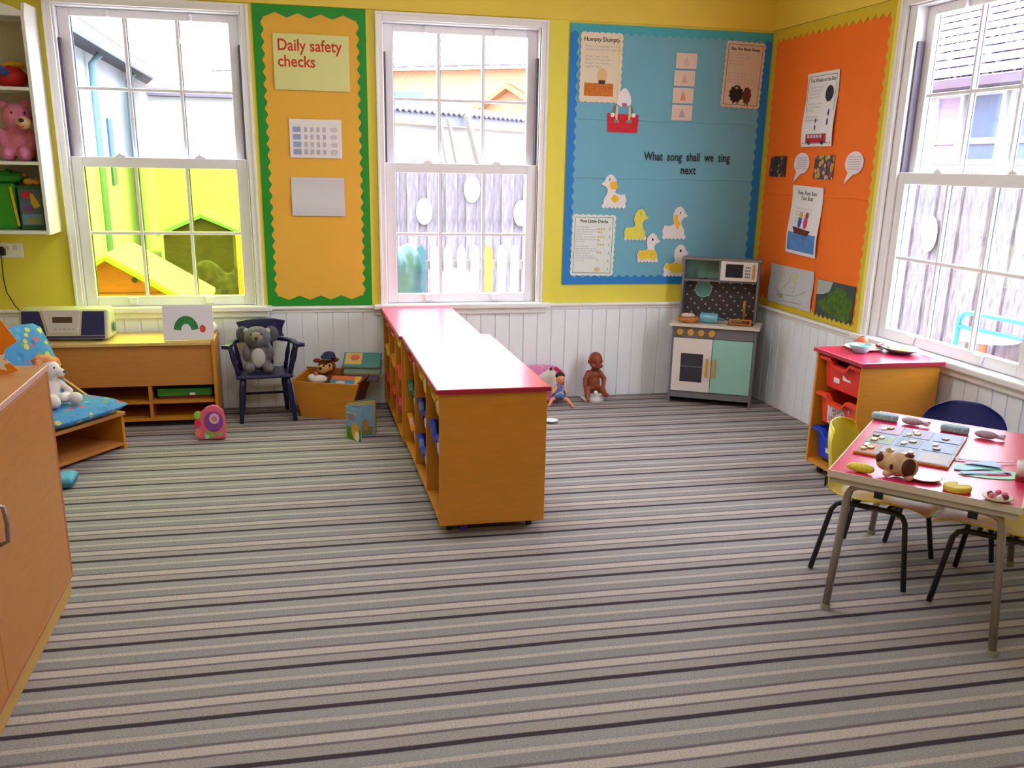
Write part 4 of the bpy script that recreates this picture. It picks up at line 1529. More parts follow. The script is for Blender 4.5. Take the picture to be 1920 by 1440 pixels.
# ================================================================== tray storage
trayc = {'red': M('tray_red', (222, 42, 24), .35), 'yellow': M('tray_yellow', (232, 196, 26), .35), 'blue': M('tray_blue', (18, 60, 190), .35), 'orange': M('tray_orange_red', (228, 66, 24), .35),
         'green': M('tray_green', (30, 110, 60), .35), 'amber': M('tray_amber', (226, 140, 20), .35), 'pink': M('tray_pink', (206, 30, 70), .35), 'navy': M('tray_navy', (24, 44, 140), .35)}
labm = M('tray_label', (226, 222, 226), .5)


def tray(label, mat, T, w=.312, h=.15, d=.40, labels=((-.08, .035, -.03, .06), (.0, .06, .07, .085)), group=None, photo=False):
    """moulded storage tray; front faces local -y, bottom centre of the front at the origin of T"""
    r = thing('storage_tray', label, 'tray', T.translation, group)
    wt_, wb = w/2-.012, w/2-.03
    th = .004
    mb = MB(T)
    # outside shell
    ob4 = [(-wb, .012, 0), (wb, .012, 0), (wb, d-.012, 0), (-wb, d-.012, 0)]
    ot4 = [(-wt_, 0, h), (wt_, 0, h), (wt_, d, h), (-wt_, d, h)]
    ib4 = [(-wb+th, .012+th, th), (wb-th, .012+th, th), (wb-th, d-.012-th, th), (-wb+th, d-.012-th, th)]
    it4 = [(-wt_+th, th, h), (wt_-th, th, h), (wt_-th, d-th, h), (-wt_+th, d-th, h)]
    # front top edge dips in the middle
    fo_ = [(-wt_, 0, h), (-.085, 0, h), (-.055, 0, h-.03), (.055, 0, h-.03), (.085, 0, h), (wt_, 0, h)]
    fi_ = [(x, th, z) for x, y, z in fo_]
    fi_[0], fi_[-1] = (-wt_+th, th, h), (wt_-th, th, h)
    vs = ob4+ib4+fo_+fi_+[ot4[2], ot4[3], it4[2], it4[3]]
    # idx: ob 0-3, ib 4-7, fo 8-13, fi 14-19, ot2 20, ot3 21, it2 22, it3 23
    fs = [(3, 2, 1, 0), (4, 5, 6, 7), (0, 1, 13, 12, 11, 10, 9, 8), (14, 15, 16, 17, 18, 19, 5, 4), (1, 2, 20, 13), (2, 3, 21, 20), (3, 0, 8, 21),
          (5, 19, 22, 6), (6, 22, 23, 7), (7, 23, 14, 4), (20, 21, 23, 22), (13, 20, 22, 19), (21, 8, 14, 23)]
    for k in range(5):
        fs.append((8+k, 9+k, 15+k, 14+k))
    mb.add(vs, fs)
    mb.build('tray_body', mat, r, bevel=.0015, seg=1)
    # lip flange around the rim and handle flange at the front
    mb = MB(T)
    fl_ = [(-w/2, -.022, h-.004), (-.085, -.022, h-.004), (-.055, -.022, h-.034), (.055, -.022, h-.034), (.085, -.022, h-.004), (w/2, -.022, h-.004)]
    bk_ = [(-w/2, .0, h), (-.085, 0, h), (-.055, 0, h-.03), (.055, 0, h-.03), (.085, 0, h), (w/2, 0, h)]
    vs = [(x, y, z+.002) for x, y, z in fl_]+[(x, y, z+.002) for x, y, z in bk_]+[(x, y, z-.014) for x, y, z in fl_]+[(x, y, z-.002) for x, y, z in bk_]
    fs = []
    for k in range(5):
        fs += [(k, k+1, 7+k, 6+k), (12+k, 13+k, k+1, k), (18+k, 19+k, 13+k, 12+k), (6+k, 7+k, 19+k, 18+k)]
    fs += [(0, 6, 18, 12), (5, 17, 23, 11)]
    mb.add(vs, fs)
    mb.build('handle_lip', mat, r)
    mb = MB(T)
    mb.box(-w/2, 0.001, h-.006, -wt_-.0002, d, h)
    mb.build('runner', mat, r)
    mb = MB(T)
    mb.box(wt_+.0002, 0.001, h-.006, w/2, d, h)
    mb.build('runner', mat, r)
    slope = .012/h
    Pf = lambda u, v, dd: T @ Vector((u, .012-slope*v-dd, v))
    if photo:
        mb = MB()
        mb.prism(rect(-.10, .008, .09, .112), Pf, .0004, .0014)
        mb.build('label', labm, r)
        mb = MB()
        mb.prism(rect(-.09, .016, .055, .105), Pf, .0016, .002)
        mb.build('photo_label', spots_mat('label_photo', (200, 190, 196), [(196, 70, 70), (90, 80, 120), (220, 210, 210), (150, 110, 100)], 60, .5, .5) if 'label_photo' not in MATS else MATS['label_photo'], r)
    else:
        for (a, b, c_, e_) in labels:
            mb = MB()
            mb.prism(rect(a, b, c_, e_), Pf, .0004, .0014)
            mb.build('label', labm, r)
    return r


def tray_unit(name_label, x0, y0, x1, y1, zt, ncol, face, bottom=.045, rows=3):
    """cabinet with open tray columns. face: '-x' tray fronts look to -x"""
    r = thing('tray_cabinet', name_label, 'cabinet', ((x0+x1)/2, (y0+y1)/2, 0))
    th = .018
    MB().box(x0+.004, y0+.004, bottom, x1-.004, y1-.004, bottom+th).build('bottom_board', beech_side, r, bevel=.002)
    for a in (y0+.0, y1-th):
        MB().box(x0, a, bottom, x1, a+th, zt-.022).build('side_panel', beech_side, r, bevel=.002)
    MB().box(x1-th, y0+th+.0005, bottom+th+.0005, x1-.001, y1-th-.0005, zt-.0225).build('back_panel', beech_side, r)
    pitch = (y1-y0-th)/ncol
    for k in range(1, ncol):
        a = y0+pitch*k
        MB().box(x0+.002, a, bottom+th+.0005, x1-th-.0005, a+th, zt-.0225).build('divider_panel', beech_side, r, bevel=.001)
    tb = MB().box(x0-.012, y0-.012, zt-.0215, x1+.012, y1+.012, zt).build('top_board', red_top, r, bevel=.003)
    MB().box(x0-.0135, y0-.0135, zt-.0205, x1+.0135, y0-.0122, zt-.0025).build('edge_band', red_edge, tb)
    MB().box(x0-.0135, y0-.0121, zt-.0205, x0-.0122, y1+.0121, zt-.0025).build('edge_band', red_edge, tb)
    for cx_ in (x0+.05, x1-.05):
        for cy_ in (y0+.07, y1-.07):
            mb = MB()
            mb.tube([(cx_-.009, cy_, .0175), (cx_+.009, cy_, .0175)], .0172, 16)
            mb.tube([(cx_, cy_, .02), (cx_, cy_, bottom)], .006, 8)
            mb.build('castor', black, r)
    return r, pitch, th


# the long divider in the middle of the room: two cabinets end to end
r, pitch, th = tray_unit('magenta topped beech tray cabinet, nearer of the two forming the room divider', .547, -2.39, .998, -1.135, .634, 3, '-x')
r2_, pitch2, th2 = tray_unit('magenta topped beech tray cabinet, farther of the two by the middle window', .535, -1.108, .955, -.075, .630, 3, '-x')
ROWZ = (.445, .262, .08)
rown = ('top row', 'middle row', 'bottom row')
coln = ('nearest column', 'second column', 'third column')
near = {(0, 0): 'yellow', (0, 1): 'blue', (1, 0): 'yellow', (1, 1): 'navy', (1, 2): 'blue', (2, 0): 'red', (2, 1): 'green', (2, 2): 'amber'}
far = {(0, 0): 'yellow', (0, 1): 'orange', (0, 2): 'pink', (1, 0): 'red', (1, 1): 'amber', (1, 2): 'red', (2, 0): 'red', (2, 1): 'yellow', (2, 2): 'orange'}
for un, dic, x0, y0, pt_ in (('near divider cabinet', near, .553, -2.39, pitch), ('far divider cabinet', far, .541, -1.108, pitch2)):
    for (c_, rr_), col_ in dic.items():
        yc = y0+th/2+pt_*(c_+.5)
        wd = min(.36, pt_-.03)
        T = Matrix.Translation((x0+.022, yc, ROWZ[rr_])) @ Matrix.Rotation(R(-90), 4, 'Z')
        big = ((-.10, .02, .10, .105),) if c_ == 0 or un[0] == 'n' else ((-.04, .03, .04, .08),)
        tray('%s storage tray, %s of the %s, %s' % ({'navy': 'dark blue', 'amber': 'amber orange', 'orange': 'orange red'}.get(col_, col_), coln[c_], un, rown[rr_]), trayc[col_], T, w=wd, d=.345, h=.145, labels=big, group='trays in the room divider')

# single column cabinet beside the right hand window
r3, p3, t3 = tray_unit('short magenta topped tray cabinet under the right hand window', 2.575, -2.19, 2.988, -1.775, .648, 1, '-x', bottom=.05)
for k_, (zz, cc, ph_, lab) in enumerate(((.46, 'red', False, 'bright red storage tray, top of the cabinet under the right window'),
                                          (.275, 'orange', True, 'orange red storage tray with a photo label, middle of the right hand cabinet'),
                                          (.09, 'blue', False, 'bright blue storage tray at the bottom of the right hand cabinet'))):
    T = Matrix.Translation((2.602, -1.982, zz)) @ Matrix.Rotation(R(-90), 4, 'Z')
    tray(lab, trayc[cc], T, w=.362, h=.155, d=.36, photo=ph_, group='trays in the right hand cabinet')

# play food on that cabinet
TZ = .6485
bw_ = thing('toy_bowl', 'pale blue toy bowl at the front of the right hand cabinet top', 'bowl', (2.71, -1.965, TZ))
MB().lathe([(.022, .0), (.03, .002), (.046, .02), (.058, .04), (.055, .042), (.042, .022), (.027, .007), (.0005, .006)], (2.705, -1.95, TZ)).build('bowl_body', M('pale_blue_plastic', (150, 196, 214), .3), bw_, smooth=True)
pz = thing('toy_plate', 'white toy plate of play food behind the pale blue bowl', 'plate', (2.77, -1.84, TZ))
MB().lathe([(.05, .0), (.09, .008), (.10, .014), (.096, .015), (.05, .004), (.0005, .004)], (2.785, -1.86, TZ)).build('plate_body', M('cream_plastic', (236, 214, 196), .3), pz, smooth=True)
tm = thing('toy_tomato', 'small orange red toy tomato behind the bowl on white plate', 'toy food', (2.81, -1.84, TZ))
MB().ell((2.785, -1.835, TZ+.034), (.031, .031, .027)).build('tomato_body', flat('tomato_orange', (226, 96, 60), .35), tm, smooth=True)
MB().lathe([(.003, .0), (.012, .001), (.0005, .004)], (2.785, -1.835, TZ+.060), 6).build('stalk', flat('stalk_green', (60, 100, 40)), tm)
sa = thing('toy_sausage', 'dark red toy sausage lying on the white plate', 'toy food', (2.86, -1.87, TZ))
blob('sausage_body', [], flat('sausage_red', (150, 60, 50), .4), sa, .004, tubes=[([(2.83, -1.895, TZ+.024), (2.85, -1.885, TZ+.022), (2.875, -1.87, TZ+.026)], [.01, .012, .01])])
dp = thing('toy_plate', 'grey oval toy dish with yellow slices near the window sill', 'plate', (2.925, -2.0, TZ))
Td = Matrix.Translation((2.905, -1.975, TZ)) @ Matrix.Diagonal((.72, 1.0, 1, 1))
MB(Td).lathe([(.06, .0), (.10, .018), (.118, .026), (.114, .028), (.06, .006), (.0005, .006)], (0, 0, 0)).build('dish_body', M('grey_plastic', (120, 112, 128), .3), dp, smooth=True)
for k_, (x_, y_) in enumerate(((2.89, -2.01), (2.925, -1.965), (2.89, -1.93))):
    t = thing('toy_slice', 'pale yellow toy food slice, %s on the grey oval dish' % ('nearest the room', 'in the middle', 'farthest')[k_], 'toy food', (x_, y_, TZ+.007), 'yellow slices on the dish')
    mb = MB(Matrix.Translation((x_, y_, TZ+.0145)) @ Matrix.Rotation(R(24*k_), 4, 'Z'))
    mb.prism(oval(0, 0, .036, .02, 14, a1=PI)[:], lambda u, v, d: (u, v, d), 0, .014)
    mb.build('slice_body', flat('slice_yellow', (226, 220, 120), .5), t, bevel=.004)

# ================================================================== toy kitchen in the corner
ky = thing('toy_kitchen', 'grey and white toy kitchen with mint cupboard door standing in the corner', 'toy kitchen', (2.7, -.3, 0))
KT = Matrix.Translation((2.405, -.262, 0)) @ Matrix.Rotation(R(-30), 4, 'Z')
greyk = M('kitchen_grey', (118, 114, 122), .5)
mint = M('mint_paint', (150, 200, 190), .45)
woodk = M('kitchen_knob_wood', (206, 150, 56), .45)
KW, KD, KH, KB = .54, .262, .515, .262
K = lambda: MB(KT)
for x0 in (0, KW-.014):
    K().box(x0, 0.0, 0, x0+.014, KD, KH).build('side_panel', greyk, ky, bevel=.001)
K().box(.0145, .004, .04, KW-.0145, .016, .085).build('kick_board', greyk, ky, bevel=.001)
K().box(.0145, .004, KH-.072, KW-.0145, .016, KH-.0005).build('knob_panel', greyk, ky, bevel=.001)
K().box(.0145, .0165, .075, KW-.0145, KD-.006, .085).build('base_board', greyk, ky)
K().box(.0145, KD-.0055, .02, KW-.0145, KD, KH-.0005).build('back_board', greyk, ky)
K().box(-.018, -.022, KH+.0005, KW+.018, KD, KH+.018).build('worktop', M('worktop_cream', (214, 204, 190), .4), ky, bevel=.002)
dz0, dz1 = .088, KH-.075
mb = K()
dx0, dx1 = .016, .268
wx0, wx1, wz0, wz1 = .07, .215, .15, .34
for a in ((dx0, dz0, dx1, wz0), (dx0, wz1, dx1, dz1), (dx0, wz0, wx0, wz1), (wx1, wz0, dx1, wz1)):
    mb.box(a[0], -.006, a[1], a[2], .006, a[3])
od = mb.build('oven_door', M('door_white', (228, 216, 214), .45), ky)
K().box(wx0, .0, wz0, wx1, .003, wz1).build('oven_window', M('dark_oven_glass', (36, 34, 50), .08, spec=.7), od)
K().box(wx0, -.0035, (wz0+wz1)/2+.006, wx1, -.0005, (wz0+wz1)/2+.012).build('rack_line', flat('rack_grey', (104, 100, 112)), od)
cd = K().box(.272, -.006, dz0, KW-.016, .006, dz1).build('cupboard_door', mint, ky, bevel=.001)
for x_, par in ((.243, od), (.292, cd)):
    mb = K()
    mb.box(x_-.009, -.03, .19, x_+.009, -.02, .315)
    mb.box(x_-.006, -.02, .20, x_+.006, -.0062, .212)
    mb.box(x_-.006, -.02, .293, x_+.006, -.0062, .305)
    mb.build('handle', woodk, par, bevel=.003)
for k_ in range(4):
    mb = K()
    x_ = .055+.068*k_
    mb.tube([(x_, .0038, KH-.036), (x_, -.018, KH-.036)], .021, 20)
    mb.build('knob', woodk, ky, bevel=.003)
# upper hutch
HY0, HZ0, HZ1 = .15, KH+.0185, .945
KX0, KX1 = .022, KW-.022
K().box(KX0+.0145, KB-.008, HZ0, KX1-.0145, KB-.001, HZ1-.015).build('splashback', None or M('dummy_splash', (60, 52, 58), .6), ky)
spl = bpy.data.materials.new('spotted_splashback')
spl.use_nodes = True
snt = spl.node_tree
sp_b = snt.nodes['Principled BSDF']
sp_b.inputs['Roughness'].default_value = .6
tcx = snt.nodes.new('ShaderNodeTexCoord')
mpx = snt.nodes.new('ShaderNodeMapping')
mpx.inputs['Rotation'].default_value = (0, R(0), R(30))
snt.links.new(tcx.outputs['Object'], mpx.inputs[0])
sx = snt.nodes.new('ShaderNodeSeparateXYZ')
snt.links.new(mpx.outputs[0], sx.inputs[0])


def sm(op, a, b=None):
    n = snt.nodes.new('ShaderNodeMath')
    n.operation = op
    for i, x in enumerate((a, b)):
        if x is None:
            continue
        if isinstance(x, (int, float)):
            n.inputs[i].default_value = x
        else:
            snt.links.new(x, n.inputs[i])
    return n.outputs[0]


px_ = .072
row = sm('FLOOR', sm('DIVIDE', sx.outputs[2], .029))
off = sm('MULTIPLY', row, .027)
fx = sm('SUBTRACT', sm('FRACT', sm('DIVIDE', sm('ADD', sm('ADD', sx.outputs[0], 3.0), off), px_)), .5)
fz = sm('SUBTRACT', sm('FRACT', sm('DIVIDE', sx.outputs[2], .029)), .5)
dx_ = sm('MULTIPLY', fx, px_)
dz_ = sm('MULTIPLY', fz, .029)
d2 = sm('ADD', sm('MULTIPLY', dx_, dx_), sm('MULTIPLY', dz_, dz_))
isd = sm('LESS_THAN', d2, .0066**2)
mxx = snt.nodes.new('ShaderNodeMix')
mxx.data_type = 'RGBA'
mxx.inputs[6].default_value = (lin(66), lin(58), lin(66), 1)
mxx.inputs[7].default_value = (lin(176), lin(164), lin(150), 1)
snt.links.new(isd, mxx.inputs[0])
snt.links.new(mxx.outputs[2], sp_b.inputs['Base Color'])
for ch_ in ky.children:
    if ch_.name.startswith('splashback'):
        ch_.data.materials[0] = spl
for x0 in (KX0, KX1-.014):
    K().box(x0, HY0, HZ0, x0+.014, KB, HZ1-.0125).build('side_panel', greyk, ky, bevel=.001)
K().box(KX0-.008, HY0-.014, HZ1-.012, KX1+.012, KB, HZ1).build('top_board', M('kitchen_taupe', (132, 122, 120), .5), ky, bevel=.001)
ZS = .795
K().box(KX0+.0145, HY0, ZS, KX1-.0145, KB-.0085, ZS+.012).build('shelf_board', greyk, ky, bevel=.001)
XM = KX0+.235
K().box(XM, HY0, ZS+.0125, XM+.012, KB-.0085, HZ1-.0125).build('divider_panel', greyk, ky)
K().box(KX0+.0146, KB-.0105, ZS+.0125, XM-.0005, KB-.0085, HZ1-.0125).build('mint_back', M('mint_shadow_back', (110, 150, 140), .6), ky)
mw_ = K().box(XM+.0125, HY0-.012, ZS+.013, KX1-.0148, HY0+.05, HZ1-.013).build('microwave', M('door_white', (228, 216, 214), .45), ky, bevel=.002)
K().box(XM+.045, HY0-.0145, ZS+.035, XM+.155, HY0-.0122, HZ1-.03).build('microwave_window', M('dark_oven_glass', (36, 34, 50), .08), mw_)
mb = K()
for i in range(4):
    for j in range(3):
        mb.box(XM+.168+.012*j, HY0-.0135, ZS+.035+.02*i, XM+.177+.012*j, HY0-.0122, ZS+.047+.02*i)
mb.build('keypad', flat('keypad_grey', (120, 114, 120)), mw_)
K().box(XM+.214, HY0-.026, ZS+.028, XM+.228, HY0-.0125, HZ1-.028).build('microwave_handle', woodk, mw_, bevel=.003)
mb = K()
mb.tube([(KX0+.135, KB-.0125, .735), (KX0+.135, KB-.0185, .735)], .052, 28)
ck = mb.build('clock', M('clock_teal', (96, 150, 150), .4), ky, bevel=.002)
mb = K()
mb.tube([(KX0+.135+.053*math.cos(a), KB-.016, .735+.053*math.sin(a)) for a in [2*PI*k/28 for k in range(28)]], .003, 6, closed=True)
mb.build('clock_rim', flat('rim_pale', (180, 196, 190), .4), ck)
mb = K()
mb.box(KX0+.133, KB-.021, .735, KX0+.1365, KB-.0195, .765)
mb.box(KX0+.135, KB-.021, .733, KX0+.158, KB-.0195, .7365)
mb.build('clock_hands', flat('hand_grey', (160, 176, 160)), ck)
# sink and tap
K().box(.345, .045, KH+.0183, .51, .19, KH+.0215).build('sink', M('sink_dark', (48, 40, 44), .4), ky)
mb = K()
mb.tube([(.44, .17, KH+.02), (.44, .17, .65), (.44, .155, .675), (.44, .13, .68), (.44, .105, .67), (.44, .10, .64)], .008, 10)
mb.build('tap', M('brass_wood', (210, 140, 30), .35), ky, smooth=True)

KL = lambda x, y, z: KT @ Vector((x, y, z))
WT = KH+.0188
t = thing('toy_basket', 'small orange woven basket on the left of the toy kitchen worktop', 'basket', KL(.085, .10, WT))
mb = MB(Matrix.Translation(KL(.09, .07, WT)))
mb.lathe([(.045, 0), (.058, .008), (.07, .036), (.066, .038), (.052, .01), (.0005, .006)], (0, 0, 0))
mb.build('basket_body', M('basket_weave', (200, 124, 60), .8, noise=.3, nscale=80, bump=.8, bscale=120), t, smooth=True)
t = thing('toy_bread', 'pale toy bread roll lying in the orange basket', 'toy food', KL(.09, .07, WT+.03))
blob('bread_body', [(KL(.075, .07, WT+.043), (.034, .024, .018)), (KL(.105, .065, WT+.044), (.03, .022, .018))], M('pale_roll', (224, 196, 180), .8), t, .004)
t = thing('toy_pot', 'blue cylindrical toy pot lying on the middle of the worktop', 'pot', KL(.22, .08, WT))
mb = K()
mb.tube([(.165, .08, WT+.034), (.175, .08, WT+.034), (.275, .08, WT+.034), (.285, .08, WT+.034)], 0, 20, radii=[.024, .0335, .0335, .024])
mb.build('pot_body', M('pot_blue', (116, 178, 200), .3, metal=.2), t, smooth=True)
mb = K()
mb.tube([(.286, .08, WT+.034), (.325, .078, WT+.026)], .009, 10)
mb.build('pot_handle', M('pot_handle_teal', (70, 110, 124), .4), t)
t = thing('toy_rack', 'amber wooden toy rack standing over the dark sink', 'rack', KL(.42, .08, KH+.022))
mb = K()
mb.box(.355, .05, KH+.022, .50, .12, KH+.028)
mb.build('rack_base', M('amber_wood', (206, 120, 20), .4), t, bevel=.002)
for x_ in (.36, .485):
    K().box(x_, .055, KH+.0282, x_+.01, .065, KH+.05).build('peg', M('amber_wood', (206, 120, 20), .4), t, bevel=.002)
K().box(.355, .052, KH+.0505, .50, .066, KH+.058).build('rail', M('amber_wood', (206, 120, 20), .4), t, bevel=.002)
t = thing('toy_apple', 'small dark red toy apple on the right of the sink', 'toy food', KL(.475, .10, KH+.03))
MB().ell(KL(.478, .096, KH+.0462), .018).build('apple_body', flat('apple_red', (150, 20, 44), .35), t, smooth=True)
t = thing('toy_fork', 'wooden toy utensils laid on the upper shelf of toy kitchen', 'utensil', KL(.10, .2, ZS+.013))
mb = K()
mb.box(.07, .19, ZS+.0122, .16, .20, ZS+.018)
mb.build('utensil_handle', flat('utensil_brown', (110, 64, 48), .5), t, bevel=.002)
K().box(.1605, .186, ZS+.0122, .18, .205, ZS+.024).build('utensil_head', flat('utensil_dark', (60, 44, 50), .5), t, bevel=.003)
t = thing('toy_grater', 'small grey box grater standing in the mint shelf compartment', 'grater', KL(.085, .23, ZS+.013))
K().box(.088, .205, ZS+.0122, .112, .225, ZS+.065).build('grater_body', flat('grater_grey', (66, 84, 88), .4), t, bevel=.002)

# ================================================================== dolls by the wall
skinb = M('brown_doll_vinyl', (140, 66, 34), .45, spec=.4)
t = thing('toy_potty', 'white plastic doll potty on the carpet by the panelling', 'potty', (1.925, -.16, 0))
mb = MB()
mb.lathe([(.062, .0005), (.058, .02), (.052, .048), (.058, .056), (.050, .058), (.042, .048), (.040, .012), (.0005, .012)], (1.93, -.155, 0), 28)
mb.build('bowl', white_plastic, t, smooth=True)
blob('splash_guard', [((1.918, -.207, .062), (.016, .012, .02))], white_plastic, t, .004)
MB().box(1.855, -.20, .0005, 1.885, -.06, .012).build('base_tab', white_plastic, t, bevel=.004)
dl = thing('baby_doll', 'bare brown baby doll seated on the white potty against the panelling', 'doll', (1.925, -.14, .058))
x_, y_, z_ = 1.925, -.125, .06
blob('body', [((x_, y_, z_+.058), (.045, .036, .062)), ((x_, y_, z_+.112), (.046, .032, .034)), ((x_+.003, y_-.004, z_+.15), (.024, .022, .022)),
              ((x_+.004, y_-.012, z_+.212), (.047, .050, .056)), ((x_+.004, y_-.034, z_+.182), (.036, .028, .034)),
              ((x_+.004, y_-.064, z_+.195), (.007, .008, .009)), ((x_-.022, y_-.052, z_+.18), (.014, .012, .013)), ((x_+.03, y_-.052, z_+.18), (.014, .012, .013)),
              ((x_-.043, y_-.008, z_+.202), (.006, .009, .013)), ((x_+.051, y_-.008, z_+.202), (.006, .009, .013)),
              ((x_-.064, y_-.098, .022), (.014, .026, .012)), ((x_+.055, y_-.106, z_-.004), (.022, .02, .015))],
     skinb, dl, .0035,
     tubes=[([(x_-.036, y_, z_+.125), (x_-.064, y_-.015, z_+.085), (x_-.068, y_-.035, z_+.04)], [.020, .017, .013]),
            ([(x_+.036, y_, z_+.125), (x_+.070, y_-.012, z_+.085), (x_+.058, y_-.038, z_+.038)], [.020, .017, .013]),
            ([(x_-.025, y_-.012, z_+.016), (x_-.058, y_-.055, z_+.030), (x_-.066, y_-.082, z_-.02)], [.026, .023, .016]),
            ([(x_+.022, y_-.012, z_+.016), (x_+.045, y_-.06, z_+.020), (x_+.055, y_-.09, z_-.0)], [.026, .023, .016])]
     + [([(sx_+dx_*.4, sy_, z0_), (sx_+dx_, sy_-.006, z0_-.008), (sx_+dx_*1.1, sy_-.008, z0_-.008-ln)], [.0045, .004, .0035])
        for (sx_, sy_, z0_) in ((x_-.068, y_-.04, z_+.030), (x_+.058, y_-.043, z_+.028)) for dx_, ln in ((-.008, .007), (-.003, .01), (.003, .009), (.008, .006), (.012, .001))])
for s_ in (-1, 1):
    MB().ell((x_+.004+s_*.017, y_-.0600, z_+.208), (.006, .003, .004)).build('eye', flat('doll_eye', (40, 24, 20), .2), dl, smooth=True)
MB().ell((x_+.004, y_-.062, z_+.172), (.011, .004, .004)).build('mouth', flat('doll_lip', (120, 40, 34), .4), dl, smooth=True)

# pink patterned pushchair seat with a second doll in front
pinkpat = spots_mat('pink_patterned_cloth', (220, 130, 180), [(220, 130, 180), (240, 190, 220), (196, 90, 150), (230, 160, 200)], 60, .4)
t = thing('doll_carrier', 'pink patterned doll carrier with white lining leaning on the panelling', 'doll carrier', (1.56, -.15, 0))
TC = Matrix.Translation((1.565, -.12, .0)) @ Matrix.Rotation(R(-10), 4, 'X')
mb = MB(TC)
mb.prism([(-.17, .0), (.13, .0), (.155, .12), (.135, .20), (.09, .235), (.0, .245), (-.17, .24)], lambda u, v, d: (u, -d, v), 0, .045)
mb.build('shell', pinkpat, t, bevel=.015, seg=3)
mb = MB(TC)
mb.prism([(-.06, .06), (.10, .06), (.115, .14), (.085, .20), (.04, .215), (-.06, .15)], lambda u, v, d: (u, -d, v), .0455, .056)
mb.build('lining', M('lining_white', (222, 210, 204), .9), t, bevel=.004)
mb = MB(TC)
mb.tube([(.09, -.046, .222), (.128, -.048, .195), (.142, -.048, .13), (.128, -.046, .04)], .012, 8)
mb.build('hot_pink_edge', flat('hot_pink', (220, 40, 100), .6), t, smooth=True)
MB(TC).box(.05, -.066, .205, .064, -.0565, .225).build('buckle', black, t, bevel=.002)
d2_ = thing('rag_doll', 'small doll in a blue flowery dress with dark hair lying against the pink carrier', 'doll', (1.67, -.27, 0))
skin = M('peach_vinyl', (226, 146, 104), .5)
blob('body', [((1.664, -.232, .172), (.03, .028, .034)), ((1.66, -.225, .10), (.024, .02, .045)), ((1.728, -.325, .008), (.012, .016, .0075))],
     skin, d2_, .0035, tubes=[([(1.668, -.24, .055), (1.70, -.285, .045), (1.724, -.315, .018)], [.014, .013, .009]), ([(1.645, -.24, .055), (1.60, -.27, .045), (1.575, -.29, .012)], [.014, .013, .010]),
                              ([(1.64, -.235, .125), (1.62, -.262, .105), (1.60, -.275, .09)], [.010, .009, .008]), ([(1.68, -.235, .125), (1.695, -.258, .10), (1.70, -.268, .085)], [.010, .009, .008])])
blob('hair', [((1.664, -.222, .192), (.033, .03, .026))], flat('doll_hair', (56, 34, 34), .8), d2_, .004)
blob('dress', [((1.66, -.228, .10), (.036, .032, .045)), ((1.655, -.242, .065), (.05, .042, .03))], spots_mat('blue_flower_dress', (84, 112, 176), [(84, 112, 176), (160, 180, 206), (180, 110, 160), (60, 90, 110)], 70, .5), d2_, .004)
for s_ in (-1, 1):
    MB().ell((1.664+s_*.011, -.258, .178), (.003, .002, .003)).build('eye', black, d2_, smooth=True)
t = thing('toy_saucer', 'small white toy saucer on the carpet beside the room divider', 'saucer', (1.50, -.66, 0))
MB(Matrix.Translation((1.492, -.66, .001))).lathe([(.02, 0), (.042, .012), (.044, .016), (.02, .006), (.0005, .006)], (0, 0, 0)).build('saucer_body', white_plastic, t, smooth=True)
t = thing('toy_cup', 'small white toy cup on its side, partly hidden by the room divider', 'cup', (1.37, -.84, 0))
MB(Matrix.Translation((1.368, -.84, .0265)) @ Matrix.Rotation(R(80), 4, 'Y')).lathe([(.018, -.025), (.022, -.02), (.026, .025), (.023, .025), (.018, -.018), (.0005, -.018)], (0, 0, 0)).build('cup_body', white_plastic, t, smooth=True)
t = thing('toy_block', 'small purple toy block under the near end of the room divider', 'block', (.66, -2.33, 0))
MB().box(.64, -2.345, .0005, .675, -2.31, .03).build('block_body', flat('block_purple', (90, 50, 170), .4), t, bevel=.003)

# ================================================================== activity table
TA = Vector((1.74, -3.326))
ax = Vector((.680, .733)).normalized()     # along the long side
bx_ = Vector((.655, -.756)).normalized()    # along the short side
TL, TW, TH = .975, .60, .53


def TP_(a, b, z):
    p = TA+ax*a+bx_*b
    return (p.x, p.y, z)


tbl = thing('activity_table', 'pink red topped low table with grey edging and tubular steel legs', 'table', TP_(TL/2, TW/2, 0))


def tbox(a0, b0, z0, a1, b1, z1):
    mb = MB()
    mb.hexa([TP_(a0, b1, z0), TP_(a1, b1, z0), TP_(a1, b0, z0), TP_(a0, b0, z0)], [TP_(a0, b1, z1), TP_(a1, b1, z1), TP_(a1, b0, z1), TP_(a0, b0, z1)])
    return mb


tbox(.006, .006, TH-.02, TL-.006, TW-.006, TH).build('tabletop', M('table_pink_red', (212, 42, 92), .3, spec=.5), tbl)
edge = M('table_edge_cream', (214, 198, 184), .35)
tbox(0, 0, TH-.022, .0055, TW, TH+.001).build('edging', edge, tbl)
tbox(TL-.0055, 0, TH-.022, TL, TW, TH+.001).build('edging', edge, tbl)
tbox(.0056, 0, TH-.022, TL-.0056, .0055, TH+.001).build('edging', edge, tbl)
tbox(.0056, TW-.0055, TH-.022, TL-.0056, TW, TH+.001).build('edging', edge, tbl)
apr = M('apron_beige', (186, 170, 152), .4)
tbox(.008, .008, TH-.042, .022, TW-.008, TH-.0225).build('apron', apr, tbl)
tbox(TL-.022, .008, TH-.042, TL-.008, TW-.008, TH-.0225).build('apron', apr, tbl)
tbox(.0225, .008, TH-.042, TL-.0225, .022, TH-.0225).build('apron', apr, tbl)
tbox(.0225, TW-.022, TH-.042, TL-.0225, TW-.008, TH-.0225).build('apron', apr, tbl)
